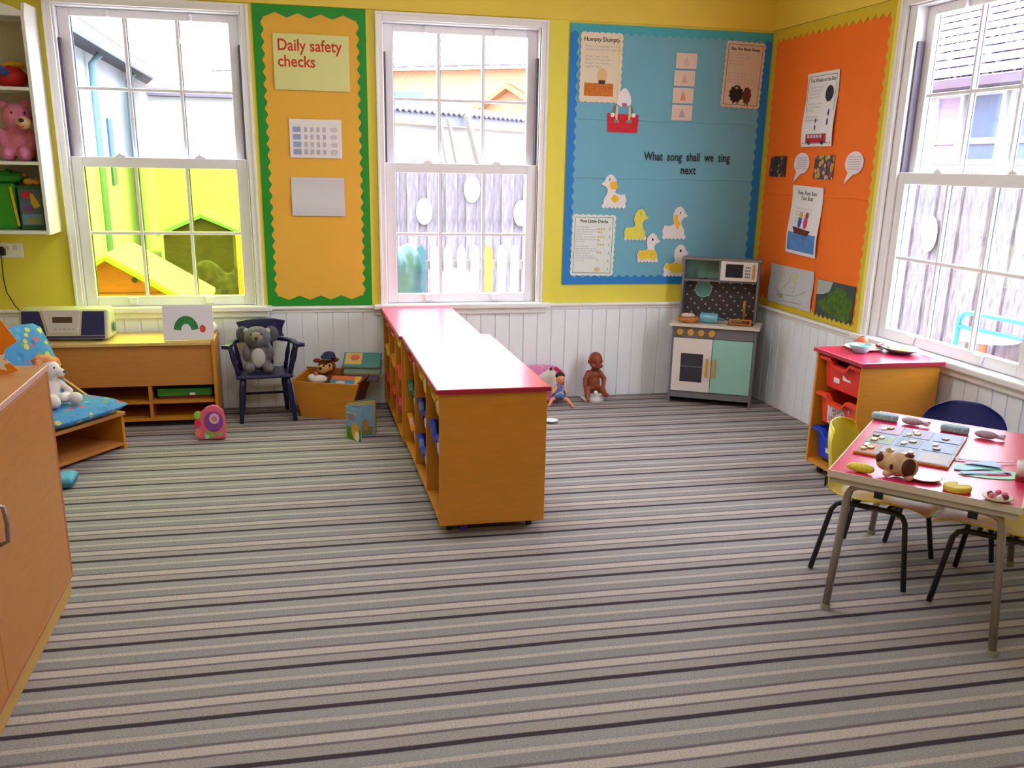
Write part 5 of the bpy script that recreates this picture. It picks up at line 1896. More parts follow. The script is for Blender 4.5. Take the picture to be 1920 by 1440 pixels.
for e_, (ea, fa) in enumerate(((.075, .05), (TL-.075, TL-.058))):
    for (ft, tp_) in ((.04, .075), (TW-.012, TW-.06)):
        mid = TW/2
        s_ = 1 if tp_ < mid else -1
        pts = [TP_(fa, ft, .012), TP_(ea, tp_-s_*.012, TH-.10), TP_(ea, tp_-s_*.004, TH-.073), TP_(ea, tp_+s_*.018, TH-.060), TP_(ea, tp_+s_*.045, TH-.0565), TP_(ea, mid-s_*.0005, TH-.0565)]
        mb = MB()
        mb.tube(pts, .0135, 12)
        lg = mb.build('leg', steel, tbl, smooth=True)
        p = TP_(fa, ft, 0)
        mb = MB()
        mb.tube([(p[0], p[1], .0002), (p[0], p[1], .022)], .0165, 12)
        mb.build('foot_cap', M('cap_grey', (150, 140, 132), .5), lg)
for (a_, b_) in ((-.004, .0), ):
    tbox(-.006, -.006, TH-.058, .03, .0, TH-.022).build('corner_lug', black, tbl, bevel=.002)
for b_ in (.16, .45):
    tbox(.0, b_, TH-.066, .007, b_+.03, TH-.0425).build('stacking_lug', black, tbl, bevel=.002)


def ondesk(px, py):
    return Vector((px, py, TH+.0005))


# inset puzzle board
pzr = thing('inset_puzzle', 'large wooden inset puzzle board with little pictures on the pink table', 'puzzle', (2.18, -3.12, TH))
PA, PBb, PD = Vector((1.935, -3.162)), Vector((2.262, -2.832)), Vector((2.155, -3.395))
pa = (PBb-PA).normalized()
pb_ = (PD-PA).normalized()
PL_, PW_ = (PBb-PA).length, (PD-PA).length


def PZ(u, v, d):
    p = PA+pa*u+pb_*v
    return (p.x, p.y, TH+.0012+d)


mb = MB()
mb.prism([(0, 0), (0, PW_), (PL_, PW_), (PL_, 0)], PZ, 0, .009)
mb.build('board', beech_side, pzr, bevel=.002)
pic = [([(.004, .004), (.004, PW_-.004), (PL_-.004, PW_-.004), (PL_-.004, .004)], 0)]


def cell(a, b, c_, d_):
    return [(PL_*a, PW_*b), (PL_*a, PW_*d_), (PL_*c_, PW_*d_), (PL_*c_, PW_*b)]


pic += [(cell(.02, .02, .30, .22), 1), (cell(.03, .25, .30, .42), 2), (cell(.03, .45, .28, .62), 3), (cell(.02, .66, .3, .97), 4), (cell(.34, .02, .62, .30), 5), (cell(.36, .34, .62, .60), 6), (cell(.36, .64, .64, .97), 7),
        (cell(.68, .02, .97, .30), 8), (cell(.68, .34, .97, .64), 9), (cell(.68, .68, .97, .97), 7)]
shape(lambda u, v, d: PZ(u, v, d+.0092), pzr, 'printed_picture', pic,
      [flat('puz_base', (120, 132, 160), .5), flat('puz_orange', (180, 104, 48), .5), flat('puz_lilac', (156, 148, 160), .5), flat('puz_rose', (164, 120, 128), .5), flat('puz_peach', (160, 136, 136), .5),
       flat('puz_sage', (128, 140, 120), .5), flat('puz_slate', (89, 104, 140), .5), flat('puz_blue', (112, 128, 168), .5), flat('puz_pink', (164, 128, 152), .5), flat('puz_mauve', (120, 112, 152), .5)])
peices = [(.10, .08), (.16, .14), (.22, .08), (.08, .30), (.17, .36), (.42, .10), (.50, .16), (.56, .08), (.45, .42), (.53, .50), (.80, .10), (.86, .16), (.74, .40), (.80, .48), (.88, .44), (.42, .78), (.55, .74), (.10, .52), (.20, .56), (.78, .80)]
pcm = [flat('piece_cream', (236, 226, 190), .3), flat('piece_gold', (214, 176, 96), .3), flat('piece_white', (240, 238, 236), .25), flat('piece_brown', (140, 100, 56), .4)]
for k_, (a_, b_) in enumerate(peices):
    mb = MB()
    cu_, cv_ = PL_*a_, PW_*b_
    pts = fluffy(cu_, cv_, .012+.004*(k_ % 3), .010+.003*(k_ % 2), 5)
    mb.prism(pts, PZ, .0112, .0165)
    mb.build('puzzle_piece', pcm[k_ % 4], pzr, bevel=.001, seg=1)

# four cardboard-grey sewn fish along the far edge
fishm = [spots_mat('sage_fabric', (150, 180, 196), [(150, 180, 196), (172, 198, 206), (124, 156, 176)], 90, .4), spots_mat('mauve_fabric', (172, 154, 176), [(172, 154, 176), (192, 176, 194), (146, 126, 156)], 90, .4)]
rl = ((2.367, -2.752, 0, 'teal grey stuffed felt shape at the far left of the pink table', .062), (2.44, -2.85, 1, 'mauve grey stuffed felt fish, second from the left on the far edge', .06),
      (2.533, -2.968, 0, 'teal grey stuffed felt shape, third from the left on the far edge', .06), (2.605, -3.075, 1, 'mauve grey stuffed felt fish, rightmost on the far edge', .062))
for x_, y_, k_, lab, L_ in rl:
    t = thing('felt_shape', lab, 'felt toy', (x_-.03, y_, TH), 'felt shapes along the table edge')
    c_ = Vector((x_-.035, y_, TH+.0165))
    dr = Vector((bx_.x, bx_.y, 0))
    pr_ = Vector((ax.x, ax.y, 0))
    rotm = Matrix((dr, pr_, Vector((0, 0, 1)))).transposed()
    if k_ == 0:
        mb = MB(Matrix.Translation(c_) @ rotm.to_4x4())
        mb.box(-.052, -.022, -.0155, .052, .022, .012)
        mb.build('body', fishm[0], t, bevel=.009, seg=3)
    else:
        mb = MB()
        mb.ell(c_-dr*.012, (.042, .022, .015), rotm)
        mb.build('body', fishm[1], t, smooth=True)
        mb = MB(Matrix.Translation(c_) @ rotm.to_4x4())
        mb.prism([(.022, -.004), (.055, -.024), (.048, .0), (.055, .024), (.022, .004)], lambda u, v, d: (u, v, d), -.008, .006)
        mb.build('tail', fishm[1], t, bevel=.003)

# pile of pastel card shapes
pas = [flat('pastel_blue', (150, 178, 226), .5), flat('pastel_teal', (120, 190, 196), .5), flat('pastel_pink', (226, 160, 206), .5), flat('pastel_lilac', (166, 160, 224), .5), flat('pastel_green', (130, 200, 170), .5)]
base = Vector((2.262, -3.385))


def card(label, pts, mi, cu_, cv_, rot, z, k):
    t = MB()
    c_, s_ = math.cos(R(rot)), math.sin(R(rot))
    cx_, cy_ = base.x+ax.x*cu_+bx_.x*cv_, base.y+ax.y*cu_+bx_.y*cv_
    t.prism([(cx_+u*c_-v*s_, cy_+u*s_+v*c_) for u, v in pts], lambda u, v, d: (u, v, d), TH+.0008+z, TH+.0028+z)
    o = t.build('card_shape', pas[mi])
    tag(o, label, 'card shape', 'pastel card shapes on the table')


base = Vector((2.275, -3.395))


def card2(label, px_pts, mi, z):
    t = MB()
    t.prism(px_pts, lambda u, v, d: (u, v, d), TH+.0008+z, TH+.0028+z)
    o = t.build('card_shape', pas[mi])
    tag(o, label, 'card shape', 'pastel card shapes on the table')


def strip(x0, y0, x1, y1, w0, w1):
    d_ = Vector((x1-x0, y1-y0)).normalized()
    n_ = Vector((-d_.y, d_.x))
    return [(x0-n_.x*w0, y0-n_.y*w0), (x1-n_.x*w1, y1-n_.y*w1), (x1+n_.x*w1, y1+n_.y*w1), (x0+n_.x*w0, y0+n_.y*w0)]


hoop = [(2.262+.115*math.cos(a), -3.455+.062*math.sin(a)) for a in [-2.6+4.6*k/24 for k in range(25)]]+[(2.262+.078*math.cos(a), -3.455+.036*math.sin(a)) for a in [2.0-4.6*k/24 for k in range(25)]]
c_, s_ = math.cos(-.45), math.sin(-.45)
hoop = [(2.262+(x-2.262)*c_-(y+3.455)*s_, -3.455+(x-2.262)*s_+(y+3.455)*c_) for x, y in hoop]
card2('sea green curved card hoop at the bottom of the pastel pile', hoop, 4, 0)
card2('teal card leaf on the left of the pastel pile', [(2.175, -3.40), (2.21, -3.355), (2.27, -3.36), (2.33, -3.40), (2.34, -3.43), (2.27, -3.42), (2.20, -3.42)], 1, .0022)
card2('pale blue pointed card strip across the pastel pile', strip(2.17, -3.445, 2.34, -3.47, .016, .006), 0, .0044)
card2('lilac card paddle on top of the pastel pile', [(2.29+.085*math.cos(a)*.8-.018*math.sin(a), -3.315-.055*math.cos(a)*.8+.024*math.sin(a)) for a in [2*PI*k/20 for k in range(20)]], 3, .0044)
card2('thin pink card strip topmost on the pastel pile', strip(2.25, -3.36, 2.44, -3.37, .010, .004), 2, .0068)
card2('blue card triangle in the middle of the pastel pile', [(2.26, -3.37), (2.34, -3.44), (2.36, -3.35)], 0, .009)

# spotted toy, corn, dish, cookie, cupcake
cw = thing('spotted_toy', 'tan plush toy with dark brown patches at the front of the pink table', 'plush toy', (1.945, -3.435, TH))
cwc = Vector((1.935, -3.43, TH))
tanp = M('light_tan_plush', (198, 160, 124), .95, noise=.1, nscale=60, bump=.5, bscale=140)
drk = flat('patch_brown', (84, 34, 24), .9)
dirb = Vector((bx_.x, bx_.y, 0))
dira = Vector((ax.x, ax.y, 0))


def CW(a, b, z):
    return cwc+dirb*a+dira*b+Vector((0, 0, z))


blob('body', [(CW(0, 0, .042), (.05, .042, .04)), (CW(-.045, .0, .045), (.03, .028, .03)), (CW(.03, -.01, .04), (.035, .034, .036)), (CW(-.03, -.03, .012), (.014, .018, .0115)), (CW(.04, -.03, .012), (.014, .018, .0115)), (CW(-.04, .02, .075), (.014, .008, .014))], tanp, cw, .004)
blob('brown_patch', [(CW(.036, -.030, .045), (.025, .018, .032))], drk, cw, .003)
blob('brown_patch', [(CW(-.012, -.036, .042), (.015, .009, .014))], drk, cw, .003)
blob('brown_patch', [(CW(-.060, -.014, .056), (.014, .018, .018))], drk, cw, .003)
blob('brown_patch', [(CW(.03, .0, .078), (.016, .016, .008))], drk, cw, .003)
for s_ in (-1, 1):
    MB().ell(CW(-.066, -.010+s_*.012, .060), .003).build('eye', black, cw, smooth=True)
t = thing('toy_corn', 'yellow toy corn cob lying at the front left of the pink table', 'toy food', (1.85, -3.36, TH))
yc_ = M('corn_yellow', (226, 206, 60), .6, noise=.2, nscale=150, bump=.8, bscale=200)
mb = MB()
mb.tube([Vector((1.805, -3.335, TH+.0165))+dirb*.09*k for k in (0, .12, .4, .7, .92, 1)], 0, 14, radii=[.006, .012, .016, .016, .012, .006])
mb.build('cob', yc_, t, smooth=True)
t = thing('toy_dish', 'shallow silver toy dish beside the spotted toy', 'dish', (2.0, -3.49, TH))
MB(Matrix.Translation((2.005, -3.475, TH+.0005))).lathe([(.035, 0), (.052, .007), (.056, .011), (.052, .012), (.03, .004), (.0005, .004)], (0, 0, 0)).build('dish_body', M('shiny_silver', (200, 196, 200), .2, metal=.9), t, smooth=True)
ck_ = thing('toy_biscuit', 'yellow crescent toy biscuit in front of the pastel cards', 'toy food', (2.045, -3.59, TH))
mb = MB()
cr_ = oval(0, 0, .044, .04, 24, a0=.95, a1=2*PI+.25)+[(.006, 0.006)]
mb.prism([(2.04+u, -3.595+v) for u, v in cr_], lambda u, v, d: (u, v, d), TH+.0008, TH+.020)
mb.build('biscuit_body', M('biscuit_yellow', (222, 196, 76), .7, noise=.15, nscale=90, bump=.6, bscale=160), ck_, bevel=.006, seg=3)
cp_ = thing('toy_plate', 'round toy plate of pink and white sweets at the right end of table', 'plate', (2.12, -3.715, TH))
pc = Vector((2.105, -3.70, TH+.0005))
MB(Matrix.Translation(pc)).lathe([(.022, 0), (.038, .006), (.046, .012), (.043, .014), (.02, .005), (.0005, .005)], (0, 0, 0)).build('plate_body', M('plate_cream', (206, 180, 150), .5), cp_, smooth=True)
swm = [flat('sweet_pink', (226, 100, 140), .3), flat('sweet_white', (240, 226, 230), .3), flat('sweet_plum', (120, 40, 60), .3)]
for k_ in range(7):
    a_ = 2*PI*k_/6
    rr_ = 0 if k_ == 6 else .024
    o = MB().ell(pc+Vector((rr_*math.cos(a_), rr_*math.sin(a_), .0165 if k_ < 6 else .0265)), .009, seg=10, rings=8).build('sweet', swm[k_ % 3], None, smooth=True)
    tag(o, '%s toy sweet on the round plate, %s' % (('pink', 'white', 'plum')[k_ % 3], ('left of the ring', 'nearest the corner', 'right side', 'far side', 'far left', 'near right', 'on top of the ring')[k_]), 'sweet', 'toy sweets on the plate')
t = thing('toy_cup', 'white toy cup with dark red base at the right edge of pink table', 'cup', (2.32, -3.55, TH))
tc_ = Vector(TP_(.30, .578, TH+.0005))
MB(Matrix.Translation(tc_)).lathe([(.019, 0), (.020, .018), (.0005, .018)], (0, 0, 0)).build('cup_base', flat('cup_base_red', (150, 40, 50), .4), t)
MB(Matrix.Translation(tc_+Vector((0, 0, .0182)))).lathe([(.019, 0), (.021, .05), (.018, .05), (.016, .004), (.0005, .004)], (0, 0, 0)).build('cup_body', white_plastic, t, smooth=True)


# ================================================================== moulded chairs
def poly_chair(label, mat, group):
    """faces local -y; origin on the floor"""
    r = thing('moulded_chair', label, 'chair', (0, 0, 0), group)
    prof = [(-.212, .290, .165), (-.200, .300, .178), (-.15, .306, .186), (-.06, .302, .188), (.03, .296, .186), (.10, .294, .180), (.145, .302, .175), (.172, .330, .172), (.186, .372, .174), (.196, .42, .176),
            (.206, .47, .174), (.214, .515, .165), (.219, .548, .145), (.221, .568, .105)]
    n = 12
    vs, fs = [], []
    for i, (y_, z_, w_) in enumerate(prof):
        for j in range(n+1):
            a = j/n*2-1
            k = abs(a)**3
            back = max(0, min(1, (z_-.31)/.1))
            dz_ = .022*k*(1-back)*(1 if i > 1 else .2)
            dy_ = -.045*k*back
            vs.append((a*w_, y_+dy_, z_+dz_-(.02*k if i > 10 else 0)))
    for i in range(len(prof)-1):
        for j in range(n):
            a = i*(n+1)+j
            fs.append((a, a+1, a+n+2, a+n+1))
    mb = MB()
    mb.add(vs, fs)
    mb.build('shell', mat, r, smooth=True, solid=.007, sub=1)
    for s_ in (-1, 1):
        mb = MB()
        pts = [(s_*.205, -.172, .006), (s_*.165, -.135, .255), (s_*.158, -.12, .276), (s_*.152, -.095, .284), (s_*.15, 0.0, .284)]
        mb.tube(pts, .0105, 10)
        mb.build('leg', black_metal, r, smooth=True)
        mb = MB()
        pts = [(s_*.205, .182, .006), (s_*.165, .14, .250), (s_*.158, .125, .274), (s_*.152, .095, .284), (s_*.15, 0.001, .284)]
        mb.tube(pts, .0105, 10)
        mb.build('leg', black_metal, r, smooth=True)
    for y_ in (-.06, .06):
        mb = MB()
        mb.tube([(-.149, y_, .284), (.149, y_, .284)], .008, 8)
        mb.build('cross_bar', black_metal, r, smooth=True)
    return r


yc = M('chair_yellow_plastic', (232, 208, 30), .35)
nb = M('chair_navy_plastic', (30, 34, 120), .4)
gch = 'moulded plastic chairs at the table'
c1 = poly_chair('yellow moulded chair tucked under the near left side of the pink table', yc, gch)
c1.location = (2.205, -2.985, 0)
# faces along +bx_: local -y -> bx_
angA = math.atan2(bx_.y, bx_.x)+PI/2
c1.rotation_euler = (0, 0, angA)
c2_ = dup(c1, (2.475, -3.335, 0), angA+PI, 'second yellow moulded chair under the table, nearer the camera with its back out of view')
c3 = poly_chair('dark blue moulded chair at the far end of the pink table', nb, gch)
c3.location = (2.655, -2.80, 0)
c3.rotation_euler = (0, 0, math.atan2(-ax.y, -ax.x)+PI/2)

# ceiling lamp housings
for x_, y_ in ((.6, -4.6), (.6, -2.2), (-.8, -7.0)):
    t = thing('ceiling_lamp', 'long white strip lamp fixed on the ceiling, %s' % {-4.6: 'in the middle of room', -2.2: 'nearest the windows', -7.0: 'nearest the rear wall'}[y_], 'lamp', (x_, y_, 2.9))
    MB().box(x_-.72, y_-.08, 2.905, x_+.72, y_+.08, 2.95).build('lamp_housing', white_plastic, t, bevel=.01)


# ================================================================== outside the windows
GZ = -.12
pave = M('pale_paving', (190, 186, 184), .8, noise=.1, nscale=3)
mb = MB()
mb.box(-14, .17, GZ-.05, 24, 30, GZ)
mb.box(3.24, -10, GZ-.05, 24, .1699, GZ)
g = mb.build('ground', pave)
struct(g)

# building down the left side of the yard
white_render = M('pale_blue_render', (181, 191, 200), .8, noise=.04, nscale=2)
bd = thing('outbuilding', 'pale blue rendered building with dark eaves seen through the left window', 'building', (-3.2, 10, GZ))
MB().box(-6.0, 3.0, GZ, -2.6, 20, 2.92).build('wall', white_render, bd)
MB().box(-2.599, 2.9, 2.86, -2.22, 20.1, 2.92).build('soffit', M('dark_soffit', (40, 37, 53), .8), bd)
MB().box(-2.219, 2.9, 2.80, -2.16, 20.1, 2.94).build('gutter', M('white_gutter', (155, 158, 162), .5), bd)
mb = MB()
mb.hexa([(-2.15, 2.9, 2.945), (-2.15, 20.1, 2.945), (-6.0, 20.1, 4.95), (-6.0, 2.9, 4.95)][::-1], [(-2.15, 2.9, 3.0), (-2.15, 20.1, 3.0), (-6.0, 20.1, 5.02), (-6.0, 2.9, 5.02)][::-1])
mb.build('roof', M('pale_roof_sheet', (144, 147, 149), .6), bd)
MB().box(-3.6, 2.9, 3.86, -3.45, 20.1, 3.98).build('roof_flashing', M('lead_grey', (77, 78, 98), .6), bd)
for y_, w_ in ((8.55, .09), (11.6, .07)):
    mb = MB()
    mb.tube([(-2.52, y_, GZ+.02), (-2.52, y_, 2.70), (-2.40, y_, 2.82)], w_/2, 10)
    mb.build('drainpipe', M('pipe_pale_blue', (105, 140, 157), .5), bd, smooth=True)
MB().box(-2.599, 9.7, 1.1, -2.57, 10.05, 2.05).build('window_frame', M('window_blue', (28, 77, 133), .4), bd)
MB().box(-2.599, 4.4, GZ+.01, -2.56, 5.9, 1.95).build('green_door', M('door_pale_green', (112, 137, 118), .6), bd)

# wall and low roof at the end of the yard
bd = thing('garden_building', 'low white building with grey roof edge at the far end of the yard', 'building', (-.8, 12, GZ))
MB().box(-2.15, 11, GZ, 1.2, 13, 2.45).build('wall', M('white_far_wall', (155, 154, 151), .8), bd)
MB().box(-2.15, 10.85, 2.455, 1.3, 13.1, 2.56).build('roof_edge', M('roof_edge_grey', (81, 72, 91), .7), bd)
mb = MB()
mb.hexa([(-2.15, 10.9, 2.565), (1.3, 10.9, 2.565), (1.3, 13.1, 2.9), (-2.15, 13.1, 2.9)], [(-2.15, 10.9, 2.60), (1.3, 10.9, 2.60), (1.3, 13.1, 2.98), (-2.15, 13.1, 2.98)])
mb.build('roof', M('pinkish_roof', (149, 118, 116), .7), bd)

# garden shed
t = thing('garden_shed', 'brown wooden garden shed with felt roof beyond the orange playhouse', 'shed', (-.93, 5.5, GZ))
shw = M('shed_brown_boards', (54, 46, 28), .85, noise=.35, nscale=14, stretch=(1, 1, 3))
mb = MB()
mb.prism([(-1.36, GZ), (-.64, GZ), (-.64, .74), (-.95, .885), (-1.36, .70)], lambda u, v, d: (u, 5+d, v), 0, 1.2)
mb.build('walls', shw, t)
mb = MB()
mb.prism([(-1.42, .69), (-.95, .895), (-.58, .735), (-.58, .765), (-.95, .935), (-1.42, .73)], lambda u, v, d: (u, 4.93+d, v), 0, 1.35)
mb.build('roof', M('mint_roof_felt', (84, 118, 98), .7), t)
# playhouse
t = thing('playhouse', 'orange wooden playhouse with a pale pitched roof outside the left window', 'playhouse', (-1.46, 2.7, GZ))
ph_w = M('orange_boards', (135, 63, 15), .7, noise=.12, nscale=10, stretch=(1, 1, 8))
mb = MB()
mb.prism([(-2.05, GZ), (-.87, GZ), (-.87, .37), (-1.46, .725), (-2.05, .37)], lambda u, v, d: (u, 2.22+d, v), 0, 1.1)
mb.build('walls', ph_w, t)
for s_ in (-1, 1):
    mb = MB()
    mb.prism([(-1.46, .728), (-1.46+s_*.72, .292), (-1.46+s_*.72, .332), (-1.46, .768)][::s_], lambda u, v, d: (u, 2.12+d, v), 0, 1.32)
    mb.build('roof_slope', M('pale_green_roof', (155, 158, 133), .6), t)
    mb = MB()
    mb.prism([(-1.46, .715), (-1.46+s_*.72, .28), (-1.46+s_*.72, .31), (-1.46, .745)][::s_], lambda u, v, d: (u, 2.085+d, v), 0, .03)
    mb.build('barge_board', M('barge_lime', (105, 125, 42), .6), t)
mb = MB()
mb.tube([(-1.27, 2.2, .55), (-1.27, 2.221, .55)], .022, 14)
mb.build('knot_hole', M('dark_hole', (28, 16, 11), .8), t)
for k_ in range(5):
    MB().box(-2.05, 2.212, .0+.11*k_, -.88+(-.0 if k_ < 4 else -.2), 2.2195, .008+.11*k_).build('board_gap', M('board_gap_brown', (84, 42, 14), .8), t)
t = MB().box(-.50, 3.0, GZ, -.43, 3.07, .87).build('wooden_post', M('post_orange_wood', (149, 105, 67), .7, noise=.15, nscale=20))
tag(t, 'orange brown wooden post at the right edge of the left window', 'post')
bu = thing('trellis_bush', 'dark mottled foliage behind the wooden post outside the left window', 'bush', (-.75, 4.3, GZ))
blob('foliage', [((-1.05+.2*k, 3.95, .12+.13*(k % 2)), (.2, .14, .30)) for k in range(4)], M('dark_foliage', (46, 40, 19), .9, noise=.6, nscale=18), bu, .03)

# paling fence behind the middle window
lav = M('weathered_paling', (102, 95, 109), .85, noise=.42, nscale=7, stretch=(6, 6, 1))
fn = thing('paling_fence', 'tall weathered paling fence with ragged tops behind the middle window', 'fence', (1.6, 4.2, GZ))
for z_ in (.25, 1.2):
    MB().box(-.4, 4.235, z_, 5.1, 4.27, z_+.07).build('rail', lav, fn)
x_ = -.4
k_ = 0
while x_ < 5.0:
    w_ = random.uniform(.085, .13)
    h_ = 1.50+random.uniform(-.05, .07)
    mb = MB()
    mb.prism([(x_-.004, GZ), (x_+w_+.004, GZ), (x_+w_+.004-.004*random.random(), h_-random.uniform(0, .03)), (x_+w_*.5, h_+random.uniform(0, .02)), (x_-.004, h_-random.uniform(0, .03))],
             lambda u, v, d: (u, 4.2+d-.024*(k_ % 2), v), 0, .022)
    mb.build('paling', lav, fn)
    x_ += w_
    k_ += 1
# board fence beyond the right window
lav2 = M('weathered_board', (105, 96, 112), .85, noise=.42, nscale=9, stretch=(6, 6, 1))
fn = thing('board_fence', 'grey weathered board fence behind the right hand window', 'fence', (5.2, 1.5, GZ))
for z_ in (.2, 1.15):
    MB().box(5.245, -2.4, z_, 5.28, 4.1, z_+.07).build('rail', lav2, fn)
y_ = -2.4
k_ = 0
while y_ < 4.05:
    w_ = random.uniform(.13, .17)
    h_ = 1.50+random.uniform(-.04, .05)
    mb = MB()
    mb.prism([(y_-.004, GZ), (y_+w_+.004, GZ), (y_+w_+.004, h_-random.uniform(0, .04)), (y_+w_*.5, h_+.01), (y_-.004, h_-random.uniform(0, .04))],
             lambda u, v, d: (5.2+d-.024*(k_ % 2), u, v), 0, .022)
    mb.build('board', lav2, fn)
    y_ += w_
    k_ += 1
for i, (pos, nrm) in enumerate((((1.365, 4.165, 1.02), 'y'), ((1.873, 4.165, 1.25), 'y'), ((2.413, 4.165, 1.01), 'y'), ((5.165, 1.04, 1.02), 'x'), ((5.165, -.05, 1.1), 'x'))):
    t = MB()
    if nrm == 'y':
        t.prism(oval(pos[0], pos[2], .085, .135, 24), lambda u, v, d: (u, pos[1]-d, v), 0, .006)
    else:
        t.prism(oval(pos[1], pos[2], .095, .145, 24), lambda u, v, d: (pos[0]-d, u, v), 0, .006)
    o = t.build('oval_plaque', M('plaque_white', (245, 245, 248), .5))
    tag(o, 'white oval plaque on the %s' % ('paling fence, leftmost of three', 'paling fence, highest of three', 'paling fence, rightmost of three', 'board fence, nearer the corner of the room', 'board fence, at the right edge')[i], 'plaque', 'white oval plaques on the fences')

# picket fence, tarpaulin and round table top outside the middle window
pf = thing('picket_fence', 'low painted picket fence with teal, yellow and white pickets in the yard', 'fence', (1.6, 2.8, GZ))
pw = M('picket_white', (123, 118, 133), .6)
MB().box(.95, 2.83, .56, 2.6, 2.85, .64).build('rail', pw, pf)
MB().box(.95, 2.83, .05, 2.6, 2.85, .12).build('rail', pw, pf)
x_ = .98
k_ = 0
while x_ < 2.6:
    m_ = {0: M('picket_teal', (62, 123, 133), .6), 1: M('picket_teal_dark', (42, 91, 105), .6), 6: M('picket_yellow', (155, 147, 56), .6)}.get(k_, pw)
    mb = MB()
    mb.prism([(x_, GZ), (x_+.085, GZ), (x_+.085, .72), (x_+.065, .77), (x_+.042, .785), (x_+.02, .77), (x_, .72)], lambda u, v, d: (u, 2.805+d, v), 0, .02)
    mb.build('picket', m_, pf)
    x_ += .127
    k_ += 1
t = thing('tarpaulin', 'teal tarpaulin draped over something at the left of the middle window', 'tarpaulin', (.95, 2.3, GZ))
blob('sheet', [((.92, 2.35, .35), (.19, .16, .42)), ((.86, 2.33, .60), (.12, .14, .22)), ((.98, 2.36, .58), (.13, .12, .26)), ((1.03, 2.33, .22), (.10, .12, .34)), ((.85, 2.3, .15), (.16, .14, .27))],
     M('teal_tarpaulin', (35, 70, 74), .3, noise=.25, nscale=6, bump=1, bscale=8), t, .02)
t = MB(Matrix.Translation((1.345, 2.0, .455)) @ Matrix.Rotation(R(72), 4, 'X'))
t.lathe([(.0005, -.012), (.20, -.012), (.205, 0), (.20, .012), (.0005, .012)], (0, 0, 0), 32)
o = t.build('round_table_top', M('table_top_white', (240, 240, 236), .4))
tag(o, 'white round table top tipped on its edge outside the middle window', 'table top')
t = thing('garden_bench', 'stacked bench seat the tipped table top leans against', 'bench', (1.35, 2.12, GZ))
MB().box(1.2, 1.97, GZ+.001, 1.5, 2.2, .258).build('seat_block', M('bench_white', (149, 147, 149), .6), t)

# long garage with corrugated roof
gr = thing('garage', 'white walled garage with corrugated roof edge beyond the paling fence', 'garage', (2.5, 8, GZ))
ga, gb_ = Vector((.57, 6.1)), Vector((5.4, 10.6))
gd = (gb_-ga).normalized()
gn = Vector((-gd.y, gd.x))


def GP(u, d, z):
    p = ga+gd*u+gn*d
    return (p.x, p.y, z)


def gbox(u0, d0, z0, u1, d1, z1):
    return MB().hexa([GP(u0, d0, z0), GP(u1, d0, z0), GP(u1, d1, z0), GP(u0, d1, z0)], [GP(u0, d0, z1), GP(u1, d0, z1), GP(u1, d1, z1), GP(u0, d1, z1)])


gbox(0, 0, GZ, 4.6, 1.2, 1.99).build('wall', M('garage_cream', (163, 159, 158), .8, noise=.05, nscale=3), gr)
gbox(-.1, -.16, 2.0, 4.7, -.10, 2.13).build('fascia', M('fascia_grey', (105, 105, 117), .6), gr)
mb = MB()
nn = 84
vs, fs = [], []
for k in range(nn+1):
    u = -.15+4.85*k/nn
    h = .02*math.cos(k*PI/1.0) if True else 0
    for (d_, z_) in ((-.2, 2.155), (1.3, 2.35)):
        vs.append(GP(u, d_, z_+h))
        vs.append(GP(u, d_, z_+h-.02))
for k in range(nn):
    a = k*4
    fs += [(a, a+4, a+6, a+2), (a+1, a+3, a+7, a+5), (a, a+1, a+5, a+4), (a+2, a+6, a+7, a+3)]
mb.add(vs, fs)
mb.build('corrugated_roof', M('corrugated_grey', (78, 76, 88), .6), gr)
for k_, (u_, l_) in enumerate(((1.8, .25), (2.02, .3), (2.55, .5))):
    mb = MB()
    p0, p1 = GP(u_, -.32, 1.3), GP(u_-l_*.6, -.26, 2.08+.06*(k_ == 2))
    mb.tube([p0, p1], .03 if k_ < 2 else .05, 4)
    o = mb.build('leaning_plank', M('plank_grey', (118, 112, 105), .8))
    tag(o, 'pale plank leaning on the garage wall, %s' % ('leftmost and shortest', 'middle one of three', 'thickest, reaching over the roof edge')[k_], 'plank', 'planks leaning on the garage')

# brick house far behind
hs = thing('brick_house', 'orange brick house with a grey tiled roof seen through the middle window', 'house', (4, 13, GZ))
brw = bpy.data.materials.new('pale_orange_brickwork')
brw.use_nodes = True
bnt = brw.node_tree
bt = bnt.nodes.new('ShaderNodeTexBrick')
bt.inputs['Scale'].default_value = 5
bt.inputs[1].default_value = (lin(206), lin(142), lin(104), 1)
bt.inputs[2].default_value = (lin(198), lin(134), lin(96), 1)
bt.inputs[3].default_value = (lin(150), lin(120), lin(104), 1)
tcb = bnt.nodes.new('ShaderNodeTexCoord')
mpb = bnt.nodes.new('ShaderNodeMapping')
mpb.inputs['Rotation'].default_value = (R(90), 0, 0)
bnt.links.new(tcb.outputs['Object'], mpb.inputs[0])
bnt.links.new(mpb.outputs[0], bt.inputs['Vector'])
bnt.links.new(bt.outputs[0], bnt.nodes['Principled BSDF'].inputs['Base Color'])
ha, hb = Vector((-3.5, 16.2)), Vector((7.5, 8.6))
hd = (hb-ha).normalized()
hn = Vector((-hd.y, hd.x))


def HP(u, d, z):
    p = ha+hd*u+hn*d
    return (p.x, p.y, z)


